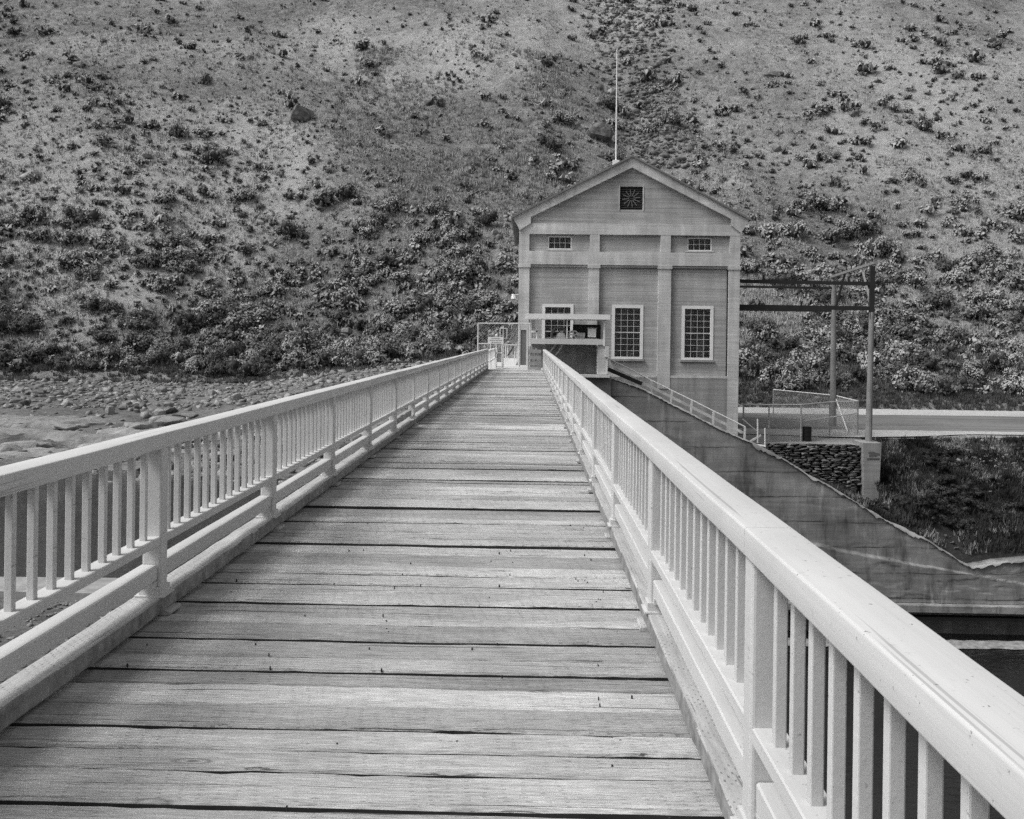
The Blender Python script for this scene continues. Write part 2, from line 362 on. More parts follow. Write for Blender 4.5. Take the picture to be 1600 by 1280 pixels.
g = MB(); g.add([(-3000,-3000,-18),(3000,-3000,-18),(3000,3000,-18),(-3000,3000,-18)], [(0,1,2,3)])
obj('valley_floor', g, DARKSOIL, kind='structure')
grid('hillside', hill, -190, 210, 85, 330, 1.05, 1.05, HILL)
def opposite(x, y): return -6+0.72*np.maximum(0, -y-48)+(fbm(x/30, y/30, 4, 77)-0.5)*12*np.clip((-y-48)/30, 0, 1)
grid('unseen_hillside', opposite, -300, 300, -300, -44, 5, 5, HILL)  # unseen slope behind the camera, added to cut low sky light
grid('riverbank', bank, -150, -2.6, 36, 94, 0.5, 0.5, BANKM)
def nearbank(x, y):
    return -4.72+0.75*sstep(24.5, 14, y)-1.4*sstep(22.6, 25.5, y)+(fbm(np.asarray(x)/1.5, np.asarray(y)/1.5, 4, 9)-0.5)*0.3
grid('near_bank', nearbank, -60, -2.6, 2, 27, 0.4, 0.4, BANKM)
g = MB(); g.add([(-600,-80,-5.0),(-2.36,-80,-5.0),(-2.36,90,-5.0),(-600,90,-5.0)], [(0,1,2,3)])
obj('reservoir_water', g, WATER, kind='structure')
g = MB(); g.add([(0.9,-80,-14.5),(600,-80,-14.5),(600,60,-14.5),(0.9,60,-14.5)], [(0,1,2,3)])
obj('tailwater', g, TAIL, kind='structure')

TZ = -4.6
WT = [(860,587),(905,588),(952,590),(1000,606),(1060,637),(1120,668),(1185,697),(1225,718),(1262,742),(1300,762),(1345,790),(1385,814),(1420,830),(1455,848),(1478,862),(1500,878),(1522,887),(1540,884),(1560,880),(1620,874),(1800,850),(2300,800)]
WTP = [W(a, b, 53.0) for a, b in WT]; WX = [q.x for q in WTP]; WZ = [q.z for q in WTP]
def wtop(x): return np.interp(x, WX, WZ)
def edge1(x): return np.interp(x, [13, 20.6, 21.6, 40], [59.25, 59.25, 62.5, 66])
def rbank(x, y):
    x = np.asarray(x, float); y = np.asarray(y, float)
    zw = np.minimum(wtop(x)-0.15, TZ); e1 = edge1(x)
    zfront = np.interp(x, [13, 20.5, 24], [-6.6, -6.9, TZ])           # foot of the dry stone wall
    t = np.clip((y-53.9)/(e1-53.9), 0, 1)
    tgt = np.where(x < 21.0, np.minimum(zfront, TZ), TZ)
    z = zw+(tgt-zw)*t**0.85
    z = z-1.0*np.exp(-((x-21.2)/1.5)**2)*sstep(54.6, 56.8, y)*sstep(60.0, 59.0, y)
    z = np.where((x < 21.0) & (y > e1), TZ-0.12, z)
    return np.minimum(z, TZ-0.03)+(fbm(x/2.2, y/2.2, 4, 15)-0.5)*np.where(y > e1-0.5, 0.06, 0.7)
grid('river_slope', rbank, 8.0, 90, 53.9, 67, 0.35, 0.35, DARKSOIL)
def terr(x, y): return TZ+(fbm(np.asarray(x)/4, np.asarray(y)/4, 3, 20)-0.5)*0.12
xs_ = np.linspace(11, 140, 170); ts_ = np.linspace(0, 1, 40); X_, T_ = np.meshgrid(xs_, ts_); Y_ = (edge1(X_)-0.25)*(1-T_)+92*T_
Z_ = terr(X_, Y_)-0.25*sstep(0.03, 0.0, T_)*(X_ > 21); i_ = np.arange(170*40).reshape(40, 170)
obj('terrace_ground', np_mesh('terrace_ground', np.stack([X_, Y_, Z_], -1).reshape(-1,3), np.stack([i_[:-1,:-1], i_[:-1,1:], i_[1:,1:], i_[1:,:-1]], -1).reshape(-1,4)), DIRT, smooth=True, kind='structure')
def strip(name, y0f, y1f, z, mat, x0=11, x1=140):
    xs = np.arange(x0, x1+0.1, 1.5); V = []
    for x in xs: V += [(x, y0f(x), z), (x, y1f(x), z)]
    i = np.arange(len(xs)-1)*2
    return obj(name, np_mesh(name, V, np.stack([i, i+2, i+3, i+1], -1)), mat, kind='structure')
wob = lambda x, o, a=0.6: float((vnoise(x/5.0, o*1.0, o)-0.5)*2*a)
strip('road_verge', lambda x: 60.6+np.interp(x,[14,21,30,60],[3,2.5,5,6])+wob(x,3,0.5), lambda x: 71+wob(x,4,0.4), TZ+0.072, GRAVEL)
strip('road', lambda x: 68.2+wob(x,1,0.4), lambda x: 82.8+wob(x,2,0.4), TZ+0.085, ROADM)
strip('road_shoulder', lambda x: 82.4+wob(x,5,0.5), lambda x: 91.8+wob(x,6,0.5), TZ+0.10, GRAVEL)
# low pale berm along the foot of the hill
g = MB(); xs = np.arange(11, 141, 1.3); V = []; Fc = []
for k, x in enumerate(xs):
    h = 0.28+0.14*float(vnoise(x/2.0, 3.3)); yb = 90.8+wob(x, 7, 0.5)
    V += [(x, yb-0.9, TZ+0.05), (x, yb-0.25, TZ+0.1+h), (x, yb+0.4, TZ+0.1+h*0.9), (x, yb+1.3, TZ)]
for k in range(len(xs)-1):
    for j in range(3): Fc.append((4*k+j, 4*k+4+j, 4*k+5+j, 4*k+1+j))
obj('road_berm', np_mesh('road_berm', V, Fc), GRAVEL, smooth=True, kind='structure')

# ------------------------------------------------------------------ the dam under the bridge and the landing
d = thing('dam', 'concrete dam carrying the timber bridge between still pool and tailwater', 'dam', (-0.7, 20, -16))
obj('body', MB().box(-2.35, 0.9, -40, 48.8, -16.5, -0.95), CONC_D, d)
for k in range(9): obj('pier', MB().box(-2.36, 0.98, -2.5+6.1*k, -1.5+6.1*k, -16.4, -0.40), CONC_W, d)
xl0, xr0 = -2.105, 0.675
g = MB().box(-2.95, 0.95, 49.32, 57.95, -3.0, -0.012)
g.box(-2.95, -0.85, 57.951, 78, -3.0, -0.014)
obj('landing', g, SLAB, kind='structure')

# ------------------------------------------------------------------ timber bridge
BR = thing('timber_bridge', 'long narrow timber bridge with cross-laid weathered plank deck', 'bridge', (-0.7, 22, -0.4))
XA, XB = -2.285, 0.855
def plank_mesh(k):
    n = 30; hw = 0.5; V = []; Fc = []
    ph = R.random()*50
    for i in range(n+1):
        t = i/n; x = -1.57+3.14*t+(0.03*(R.random()-0.5) if i in (0, n) else 0)
        e0 = (float(fbm(x*3+ph, 1.0, 4))-0.5)*0.085; e1 = (float(fbm(x*3+ph, 9.0, 4))-0.5)*0.085
        if R.random() < 0.07: e0 += 0.05
        if R.random() < 0.07: e1 -= 0.05
        dz = (float(fbm(x*0.9+ph, 3.0, 2))-0.5)*0.010
        c0 = 0.03+0.03*R.random(); c1 = 0.03+0.03*R.random()
        a = -hw+e0; b = hw+e1
        V += [(x,a,-0.075),(x,a,-0.012+dz),(x,a+c0,-0.001+dz),(x,0,0.001+dz),(x,b-c1,-0.001+dz),(x,b,-0.012+dz),(x,b,-0.075)]
    for i in range(n):
        for j in range(6): Fc.append((7*i+j, 7*i+j+7, 7*i+j+8, 7*i+j+1))
        Fc.append((7*i+6, 7*i+13, 7*i+7, 7*i))
    me = bpy.data.meshes.new('plank'); me.from_pydata(V, [], Fc+[tuple(range(7)), tuple(reversed(range(7*n, 7*n+7)))])
    b = bmesh.new(); b.from_mesh(me); bmesh.ops.recalc_face_normals(b, faces=b.faces); b.to_mesh(me); b.free()
    me.materials.append(PLANK); me.materials.append(PLANK_SIDE)  # near-black sides and underside, so the gaps between planks read dark
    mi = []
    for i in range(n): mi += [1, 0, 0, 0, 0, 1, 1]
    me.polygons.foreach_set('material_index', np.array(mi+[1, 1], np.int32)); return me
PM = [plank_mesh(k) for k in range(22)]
y = -4.6
NAIL = MB().tube((0,0,-0.012), (0,0,0.0045), 0.0055, 0.005, 7).mesh('nail'); NAIL.materials.append(STEEL_D)
npl = 0
while y < 48.95:
    w = R.choice((0.15, 0.19, 0.24, 0.26, 0.275, 0.29))
    w = min(w, 49.0-y)
    if w < 0.08: break
    gap = R.choice((0.014, 0.020, 0.026, 0.032, 0.042))
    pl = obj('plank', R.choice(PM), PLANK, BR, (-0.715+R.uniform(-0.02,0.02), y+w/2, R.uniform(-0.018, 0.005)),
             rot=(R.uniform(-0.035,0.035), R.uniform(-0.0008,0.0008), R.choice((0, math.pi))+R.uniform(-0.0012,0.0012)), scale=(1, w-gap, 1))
    npl += 1; y += w
# bolt heads along the right-hand stringer, near planks only
for k in range(90):
    c_ = R.choice((0.43, 0.43, 0.43, -0.2, -0.78, -1.35, -1.9)); n_ = R.uniform(0.6, 1.1)
    obj('nail_head', NAIL, STEEL_D, BR, (c_+R.uniform(-0.10,0.10), R.uniform(2.2, 8.5), -0.0025), scale=(n_, n_, 1))

def timber(x0, x1, z0, z1, y0, y1, seed, amp=0.006, step=0.12, ch=0.010):
    n = max(2, int((y1-y0)/step)); prof = [(x0+ch,z0),(x1-ch,z0),(x1,z0+ch),(x1,z1-ch),(x1-ch,z1),(x0+ch,z1),(x0,z1-ch),(x0,z0+ch)]
    V = []; Fc = []; m = len(prof)
    for i in range(n+1):
        yy = y0+(y1-y0)*i/n
        for j, (a, b) in enumerate(prof):
            V.append((a+(float(vnoise(yy*4+seed, j*7.1))-0.5)*2*amp, yy, b+(float(vnoise(yy*4+seed+90, j*5.3))-0.5)*2*amp*0.7))
    for i in range(n):
        for j in range(m): Fc.append((i*m+j, i*m+(j+1)%m, (i+1)*m+(j+1)%m, (i+1)*m+j))
    mb = MB(); mb.v = V; mb.f = Fc+[tuple(range(m)), tuple(range(n*m, n*m+m))]
    return mb

BAY = 2.437
def railing(s, xi, y0, label):
    """s = -1 or +1 gives the outward side; xi the inner face; y0 the first post"""
    px = xi+s*0.065                                   # post centre
    root = thing('railing', label, 'railing', (px, y0, 0.115), 'railings along both sides of the bridge')
    n = 23; ys = [y0+BAY*k for k in range(n)]; ys[-1] = min(ys[-1], 48.9)
    pm = MB().prism(rrect(-0.056, 0.056, 0, 0.862, 0.001, 1), -0.05, 0.05)
    # post: square tube with rounded corners, as a vertical extrusion
    pp = rrect(-0.056, 0.056, -0.052, 0.052, 0.014, 3); q = len(pp); pm = MB()
    pm.add([(a, b, 0) for a, b in pp]+[(a, b, 0.86) for a, b in pp], [tuple(range(q)), tuple(range(q, 2*q))]+[(i, (i+1)%q, (i+1)%q+q, i+q) for i in range(q)])
    PMESH = pm.mesh('post'); PMESH.materials.append(WHITE)
    bp = MB().box(-0.085, 0.085, -0.085, 0.085, 0, 0.009)
    BPM = bp.mesh('base_plate'); BPM.materials.append(WHITE)
    cm = MB().box(-0.066, 0.066, -0.064, 0.064, 0.009, 0.055); CM = cm.mesh('collar'); CM.materials.append(WHITE)
    br = MB().box(-0.045, 0.045, -0.105, 0.105, 0, 0.012).box(-0.045, 0.045, -0.105, -0.06, -0.02, 0.0); BRM = br.mesh('beam_bracket'); BRM.materials.append(WHITE)
    bb = rrect(-0.0175, 0.0175, -0.0175, 0.0175, 0.004, 2); q = len(bb)
    bm_ = MB(); bm_.add([(a, b, 0) for a, b in bb]+[(a, b, 0.512) for a, b in bb], [tuple(range(q)), tuple(range(q, 2*q))]+[(i, (i+1)%q, (i+1)%q+q, i+q) for i in range(q)])
    BAL = bm_.mesh('baluster'); BAL.materials.append(WHITE)
    for k, yy in enumerate(ys):
        po = obj('post', PMESH, WHITE, root, (px, yy, 0.119))
        obj('base_plate', BPM, WHITE, po, (px, yy, 0.1195)); obj('collar', CM, WHITE, po, (px, yy, 0.1195))
        obj('beam_bracket', BRM, WHITE, po, (px+s*0.01, yy, 0.196))
        if k == n-1: break
        ya, yb = yy, ys[k+1]; ci = px+s*0.004; dz = R.uniform(-0.003, 0.003)
        prof = rrect(ci-0.076, ci+0.076, 0.976, 1.066, 0.009, 3); m = len(prof); mb = MB(); nseg = 10
        for i in range(nseg+1):
            t = i/nseg; yq = ya+0.0015+(yb-ya-0.003)*t
            for a, b in prof: mb.v.append((a+(float(vnoise(yq*1.3, 4+s))-0.5)*0.006, yq, b+(float(vnoise(yq*1.1, 9+s))-0.5)*0.007))
        for i in range(nseg):
            for j in range(m): mb.f.append((i*m+j, i*m+(j+1)%m, (i+1)*m+(j+1)%m, (i+1)*m+j))
        mb.f += [tuple(range(m)), tuple(range(nseg*m, nseg*m+m))]
        o = obj('top_rail', mb, WHITE_R, root, smooth=True)
        o.data.set_sharp_from_angle(angle=math.radians(50))
        obj('bottom_rail', timber(px-0.05, px+0.05, 0.414, 0.466, ya+0.053, yb-0.053, k*7+s, 0.0015, 0.4, 0.005), WHITE, root)
        worn = (s < 0 and abs(ya-14.7) < 1.3)
        lb = timber(px-0.048+s*0.012, px+0.048+s*0.012, 0.211, 0.303, ya+0.058, yb-0.058 if not worn else yb-0.35, k*13+s, 0.014 if worn else 0.002, 0.12, 0.006)
        obj('guard_beam', lb, WOODG if worn else WHITE, root, label='splintered guard beam with bare weathered wood' if worn else None)
        for i in range(13):
            yq = ya+(yb-ya)*(i+1)/14+R.uniform(-0.004, 0.004)
            obj('baluster', BAL, WHITE, root, (px+R.uniform(-0.002,0.002), yq, 0.464), rot=(0, 0, R.uniform(-0.03,0.03)))
    # curb timbers (two bays long) and the blocks they rest on belong to the bridge
    k = 0; ci0, ci1 = (xi-0.165, xi) if s < 0 else (xi, xi+0.165)
    while k < n-1:
        ya, yb = ys[k], ys[min(k+2, n-1)]
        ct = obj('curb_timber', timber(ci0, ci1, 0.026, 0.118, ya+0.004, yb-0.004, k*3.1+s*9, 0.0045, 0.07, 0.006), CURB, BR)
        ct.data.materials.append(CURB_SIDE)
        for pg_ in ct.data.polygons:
            if pg_.normal.x*-s > 0.75: pg_.material_index = 1  # darker inner faces: side shade put into the colour
        k += 2
    for k in range(n):
        if k < n-1 or True:
            a, b = (xi-0.15, xi+0.035) if s < 0 else (xi-0.035, xi+0.15)
            obj('curb_block', timber(a, b, 0.001, 0.0245, ys[k]-0.02, ys[k]+0.16, k*5+s, 0.004, 0.06, 0.005), CURB, BR)
    return root
RL = railing(-1, xl0, 5.56-4*BAY, 'white railing beside the still pool and rocky riverbank')
RR = railing(1, xr0, 2.98-3*BAY, 'white railing beside the concrete weir wall and dark tailwater')
for x in (-2.0, -0.72, 0.56): obj('girder', MB().box(x-0.12, x+0.12, -5, 48.9, -0.39, -0.082), STEEL_D, BR)

# ------------------------------------------------------------------ powerhouse
YB = 58.0
bx = lambda px: W(px, 450, YB).x
bz = lambda py: W(983, py, YB).z
PH = thing('powerhouse', 'grey concrete gabled powerhouse with three tall multi-pane windows', 'building', (W(983,600,YB).x, 66, TZ))
XL, XR = bx(810.3), bx(1155.7); DEPTH = 17.0; YR = YB+0.20
c1l, c1r, c2l, c2r, c3l, c3r, c4l, c4r = [bx(v) for v in (810.3,827,919.5,936,1028.7,1048.5,1138.5,1155.7)]
zG, zP, zLB, zFb, zFt, zBt = TZ-0.4, bz(586), bz(414.5), bz(394), bz(367), bz(350.5)
def wall_holes(x0, x1, z0, z1, y0, y1, holes):
    xs = sorted({x0, x1, *[h[0] for h in holes], *[h[1] for h in holes]}); zs = sorted({z0, z1, *[h[2] for h in holes], *[h[3] for h in holes]})
    mb = MB(); inh = lambda x, z: any(h[0] < x < h[1] and h[2] < z < h[3] for h in holes)
    for i in range(len(xs)-1):
        for j in range(len(zs)-1):
            a, b, c, e = xs[i], xs[i+1], zs[j], zs[j+1]
            if inh((a+b)/2, (c+e)/2): continue
            mb.add([(a,y0,c),(b,y0,c),(b,y0,e),(a,y0,e)], [(0,1,2,3)])
            mb.add([(a,y1,c),(b,y1,c),(b,y1,e),(a,y1,e)], [(3,2,1,0)])
    for a, b, c, e in holes:
        mb.add([(a,y0,c),(b,y0,c),(b,y1,c),(a,y1,c)], [(0,1,2,3)]); mb.add([(a,y0,e),(b,y0,e),(b,y1,e),(a,y1,e)], [(3,2,1,0)])
        mb.add([(a,y0,c),(a,y1,c),(a,y1,e),(a,y0,e)], [(0,1,2,3)]); mb.add([(b,y0,c),(b,y1,c),(b,y1,e),(b,y0,e)], [(3,2,1,0)])
    return mb
zw0, zw1 = bz(561), bz(478); sw0, sw1 = bz(390.5), bz(370)
big = [(849,895.5),(958.5,1005),(1068,1115)]; small = [(855.5,892.5),(1074,1112)]
holes = [(bx(a), bx(b), zw0, zw1) for a, b in big]+[(bx(a), bx(b), sw0, sw1) for a, b in small]
vx0, vx1, vz0, vz1 = bx(967), bx(1003), bz(327.5), bz(291)
obj('front_wall', wall_holes(XL+0.02, XR-0.02, zP-0.2, zBt, YR, YR+0.35, holes), CONC, PH)
obj('side_wall', MB().box(XL, XL+0.3, YR+0.36, YB+DEPTH, zG, zBt), CONC, PH); obj('side_wall', MB().box(XR-0.3, XR, YR+0.36, YB+DEPTH, zG, zBt), CONC, PH)
obj('back_wall', MB().box(XL+0.31, XR-0.31, YB+DEPTH-0.3, YB+DEPTH-0.01, zG, zBt), CONC, PH)
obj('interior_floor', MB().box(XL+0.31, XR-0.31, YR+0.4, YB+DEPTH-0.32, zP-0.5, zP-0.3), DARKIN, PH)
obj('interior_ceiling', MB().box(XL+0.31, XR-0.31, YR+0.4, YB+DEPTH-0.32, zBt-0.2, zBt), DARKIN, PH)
for a, b in ((c1l,c1r),(c2l,c2r),(c3l,c3r),(c4l,c4r)):
    p_ = obj('pilaster', MB().box(a, b, YB, YR+(0.34 if a in (c1l, c4l) else -0.002), zG if a in (c1l, c4l) else zP-0.8, zLB-0.20), CONC_L, PH)
    obj('capital', MB().box(a-0.06, b+0.06, YB-0.05, YR-0.003, zLB-0.198, zLB-0.002), CONC_L, p_)
obj('lower_band', MB().box(XL-0.005, XR+0.005, YB-0.012, YR-0.004, zLB, zFb), CONC_L, PH)
obj('upper_band', MB().box(XL-0.005, XR+0.005, YB-0.012, YR-0.004, zFt, zBt), CONC_L, PH)
for a, b in ((XL-0.005,c1r-0.03),(c2l+0.05,c2r),(c3l+0.1,c3r-0.05),(c4l+0.05,XR+0.005)): obj('frieze_pier', MB().box(a, b, YB-0.004, YR-0.005, zFb+0.002, zFt-0.002), CONC_L, PH)
for a, b in ((c1r,c2l),(c2r,c3l),(c3r,c4l)):                     # stepped corbel below the band
    obj('corbel', MB().box(a+0.07, b-0.07, YB+0.06, YR-0.006, zLB-0.14, zLB-0.003), CONC, PH)
# plinth with sloped ledge
obj('plinth', MB().prism([(c1r+0.003, zG), (c4l-0.003, zG), (c4l-0.003, zP-0.14), (c1r+0.003, zP-0.14)], YB+0.03, YR+0.3), CONC_P, PH)
for a, b in ((c1r,c2l),(c2r,c3l),(c3r,c4l)): obj('ledge', MB().box(a+0.004, b-0.004, YB+0.02, YR+0.01, zP-0.139, zP), CONC_L, PH)
# gable
zE, zA = bz(342), bz(246); zTA = bz(262); xc = bx(985.2); xe0, xe1 = bx(800.5), bx(1168.5)
zTb = zBt+0.004; xg0, xg1 = bx(828), bx(1141)
gw = MB()
tri = [(xg0, zTb), (xg1, zTb), (xg1, bz(341)), (xc, zTA), (xg0, bz(341))]
def tri_holes():
    mb = MB(); a, b, c, e = vx0, vx1, vz0, vz1; y0, y1 = YR-0.06, YR+0.3
    zl = lambda x: bz(341)+(zTA-bz(341))*(1-abs(x-xc)/(xc-xg0 if x < xc else xg1-xc))
    for pl in ([(xg0,zTb),(a,zTb),(a,zl(a)),(xg0,bz(341))], [(b,zTb),(xg1,zTb),(xg1,bz(341)),(b,zl(b))], [(a,zTb),(b,zTb),(b,c),(a,c)], [(a,e),(b,e),(b,zl(b)),(xc,zTA),(a,zl(a))]):
        mb.add([(x,y0,z) for x, z in pl], [tuple(range(len(pl)))])
    mb.add([(a,y0,c),(b,y0,c),(b,y1,c),(a,y1,c)], [(0,1,2,3)]); mb.add([(a,y0,e),(b,y0,e),(b,y1,e),(a,y1,e)], [(3,2,1,0)])
    mb.add([(a,y0,c),(a,y1,c),(a,y1,e),(a,y0,e)], [(0,1,2,3)]); mb.add([(b,y0,c),(b,y1,c),(b,y1,e),(b,y0,e)], [(3,2,1,0)])
    return mb
obj('gable_wall', tri_holes(), CONC, PH)
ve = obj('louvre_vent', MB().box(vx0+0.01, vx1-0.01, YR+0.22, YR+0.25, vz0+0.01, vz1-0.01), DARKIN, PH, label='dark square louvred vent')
nl = 13
for k in range(nl):
    z = vz0+(vz1-vz0)*(k+0.5)/nl; obj('slat', MB().bar((vx0+0.02, YR+0.06, z-0.02), (vx1-0.02, YR+0.06, z-0.02), 0.075, 0.03), LOUVRE, ve)
xm, zm = (vx0+vx1)/2, (vz0+vz1)/2
for k in range(12):
    a_ = math.pi*k/6+0.13; c0, c1 = math.cos(a_), math.sin(a_); obj('fan_blade', MB().bar((xm+0.14*c0, YR-0.01, zm+0.14*c1), (xm+0.55*c0, YR-0.01, zm+0.55*c1), 0.015, 0.03), FANM, ve)
for a, b in ((vx0-0.06, vx0), (vx1, vx1+0.06)): obj('vent_jamb', MB().box(a, b, YR-0.09, YR-0.055, vz0-0.05, vz1+0.05), CONC_L, ve)
for sgn, xe in ((-1, xe0), (1, xe1)):
    xg = xg0 if sgn < 0 else xg1; zi = bz(341)
    poly = [(xc, zA), (xe, zE), (xe+(-sgn)*0.35, zBt-0.30), (XL-0.004 if sgn < 0 else XR+0.004, zBt-0.45), (xg, zBt-0.02), (xg, zi), (xc, zTA)]
    if sgn < 0: poly = poly[::-1]
    obj('raking_cornice', MB().prism(poly, YB-0.10+0.002*sgn, YR+0.25), CONC_L, PH)
    n = Vector((-(zA-zE), 0, -(xc-xe))) ; t = 0.10
    rf = MB(); ov = 0.12
    dx, dz = (xe-xc), (zE-zA); L = math.hypot(dx, dz); ux, uz = dx/L, dz/L; nx, nz = (-uz, ux) if sgn < 0 else (uz, -ux)
    if nz < 0: nx, nz = -nx, -nz
    A = (xc, zA+0.003); B = (xe+ux*ov, zE+uz*ov)
    rf.prism([A, B, (B[0]+nx*t, B[1]+nz*t), (A[0], A[1]+t/nz)], YB-0.22, YB+DEPTH+0.2)
    ro = obj('roof_slope', rf, ROOFM, PH)
obj('back_gable', MB().prism([(XL+0.3, zBt+0.003), (XR-0.3, zBt+0.003), (xc, zA-0.25)], YB+DEPTH-0.29, YB+DEPTH-0.02), CONC, PH)

PANES = {}
def window(x0, x1, z0, z1, nx, ny, fw, mid, label):
    y = YR+0.05; fr = MB(); o_ = 0.05 if mid else 0.0
    for a, b, c, e in ((x0-o_,x0+fw,z0,z1+o_),(x1-fw,x1+o_,z0,z1+o_),(x0+fw,x1-fw,z1-fw,z1+o_),(x0+fw,x1-fw,z0,z0+fw)): fr.box(a, b, y-0.085 if mid else y-0.03, y+0.08, c, e)
    wo_ = obj('window', fr, WHITE_B, PH, label=label); bt = 0.021
    gx0, gx1, gz0, gz1 = x0+fw, x1-fw, z0+fw, z1-fw; pw, ph = (gx1-gx0)/nx, (gz1-gz0)/ny
    for i in range(1, nx): obj('glazing_bar', MB().box(gx0+pw*i-bt/2, gx0+pw*i+bt/2, y, y+0.04, gz0, gz1), PALE, wo_)
    for j in range(1, ny):
        h = 0.06 if (mid and j == ny//2) else bt
        obj('glazing_bar', MB().box(gx0, gx1, y-0.002, y+0.042, gz0+ph*j-h/2, gz0+ph*j+h/2), PALE, wo_)
    key = (round(pw, 3), round(ph, 3))
    if key not in PANES:
        PANES[key] = MB().box(-pw/2, pw/2, 0, 0.005, -ph/2, ph/2).mesh('pane'); PANES[key].materials.append(GLASS)
    for i in range(nx):
        for j in range(ny):
            obj('pane', PANES[key], GLASS, wo_, (gx0+pw*(i+.5), y+0.018, gz0+ph*(j+.5)), rot=(R.uniform(-.012,.012), 0, R.uniform(-.012,.012)))
    obj('sill', MB().box(x0-0.12, x1+0.12, YR-0.12, YR+0.03, z0-(0.13 if mid else 0.09), z0-0.004), CONC_P if mid else CONC_L, wo_)
for k, (a, b) in enumerate(big): window(bx(a), bx(b), zw0, zw1, 4, 8, 0.13, True, None)
for a, b in small: window(bx(a), bx(b), sw0, sw1, 4, 2, 0.06, False, None)
for a, b in small: obj('window_lintel', MB().box(bx(a)-0.1, bx(b)+0.1, YR-0.03, YR+0.02, sw1+0.003, sw1+0.07), CONC_P, PH)
# what shows through the glass
cb = MB(); x0, x1 = bx(1095), bx(1106)
for i in range(8): cb.box(x0+(x1-x0)*i/8, x0+(x1-x0)*(i+0.8)/8, YR+0.5+0.03*(i%2), YR+0.52+0.03*(i%2), zw0+0.05, bz(525))
tag(obj('window_curtain', cb, PALE), 'pale curtain hanging inside the powerhouse window beside the corner pilaster', 'curtain')
tag(obj('leaning_board', MB().bar((bx(983), YR+0.6, zw0-0.1), (bx(1004), YR+0.9, bz(530)), 0.05, 0.30), CONC_L), 'pale board leaning inside the window above the stair handrail', 'board')
# downspout at the right corner pilaster, conduit on the facade
dp = MB().box(bx(1136.5), bx(1138.2), YR-0.08, YR-0.004, bz(588), zLB-0.15); obj('downspout', dp, STEEL_D, PH)
# wall lamp on the left corner
q = W(806, 463, YB+0.3); lm = thing('wall_lamp', 'small white wall lamp bracketed to the powerhouse corner', 'lamp', (XL, YB+0.3, q.z))
obj('bracket', MB().tube((XL, YB+0.3, q.z+0.1), (XL-0.42, YB+0.3, q.z+0.1), 0.03), PALE, lm)
obj('shade', MB().tube((XL-0.30, YB+0.3, q.z-0.16), (XL-0.30, YB+0.3, q.z+0.13), 0.17, 0.10, 12), WHITE_B, lm)
# flagpole on the roof
a = W(962.5, 252, YB+0.9); b = W(964.2, 76, YB+0.9)
fp = thing('flagpole', 'tall thin white flagpole rising from the powerhouse roof', 'pole', (a.x, YB+0.9, a.z-0.2))
obj('shaft', MB().tube((a.x, YB+0.9, a.z-0.25), (b.x, YB+0.9, b.z), 0.055, 0.03, 10), WHITE_B, fp)
m_ = W(963, 192, YB+0.9); obj('cleat', MB().tube((m_.x-0.35, YB+0.9, m_.z+0.22), (m_.x, YB+0.9, m_.z), 0.012).tube((m_.x+0.35, YB+0.9, m_.z+0.22), (m_.x, YB+0.9, m_.z), 0.012), WHITE_B, fp)
obj('roof_flange', MB().box(a.x-0.2, a.x+0.2, YB+0.75, YB+1.05, a.z-0.25, a.z+0.05), WHITE_B, fp)

# ------------------------------------------------------------------ gate hoist in front of the powerhouse
YH = 52.4
def hb(p0, q0, p1, q1, y0, y1, mb=None):
    pc, qc = (p0+p1)/2, (q0+q1)/2
    return (mb or MB()).box(W(p0,qc,YH).x, W(p1,qc,YH).x, y0, y1, W(pc,q1,YH).z, W(pc,q0,YH).z)
HO = thing('gate_hoist', 'open hoist shelter with flat white roof over gear wheels', 'hoist', (W(886,538,YH).x, 53, W(886,538,YH).z))
obj('roof', hb(820.5, 491, 953, 499, YH-0.2, YH+2.4), WHITE_B, HO)
obj('platform', hb(829, 529.5, 944, 538, YH, YH+2.0), PALE, HO)
for p_, w_ in ((829, 1.3), (886, 0.9), (944, 1.3)):
    obj('post', hb(p_-w_, 499.2, p_+w_, 529.3 if p_ == 886 else 541, YH-0.012, YH+0.07), WHITE_B, HO)
for p_ in (834, 938): obj('post', hb(p_-1.2, 499.2, p_+1.2, 529.3, YH+1.85, YH+1.95), GALV, HO)
obj('back_panel', hb(897, 506.5, 942, 529.3, YH+1.6, YH+1.66), STEEL_D, HO)
def wheel(px_, py_, rp, y, mat, name, spokes, tr):
    c = W(px_, py_, YH); r = rp/F*YH
    o = obj(name, MB().ring((c.x, y, c.z), r, tr, n=28), mat, HO, smooth=True)
    mb = MB().tube((c.x, y-0.1, c.z), (c.x, y+0.1, c.z), r*0.18, n=12)
    for k in range(spokes):
        a = math.pi*2*k/spokes+0.4; mb.bar((c.x, y, c.z), (c.x+r*math.cos(a), y, c.z+r*math.sin(a)), 0.05, 0.07)
    obj('spokes', mb, mat, o); return o
wheel(874, 523, 11.5, YH+0.9, DOORM, 'gear_wheel', 6, 0.07); wheel(897, 524, 7.2, YH+0.6, PALE, 'gear_wheel', 5, 0.035)
c = W(877, 525, YH); obj('gearbox', MB().prism([(c.x-0.28,c.z-0.17),(c.x+0.28,c.z-0.17),(c.x+0.2,c.z+0.12),(c.x+0.08,c.z+0.2),(c.x-0.08,c.z+0.2),(c.x-0.2,c.z+0.12)], YH+0.45, YH+0.75), PALE, HO)
c = W(908, 524, YH); obj('motor', MB().tube((c.x-0.22, YH+0.8, c.z), (c.x+0.25, YH+0.8, c.z), 0.15, n=14).box(c.x-0.2, c.x+0.2, YH+0.68, YH+0.92, c.z-0.19, c.z-0.1), PALE, HO)
obj('shaft', MB().tube(W(866,519,YH+0.9), W(932,519,YH+0.9), 0.035), STEEL_D, HO)
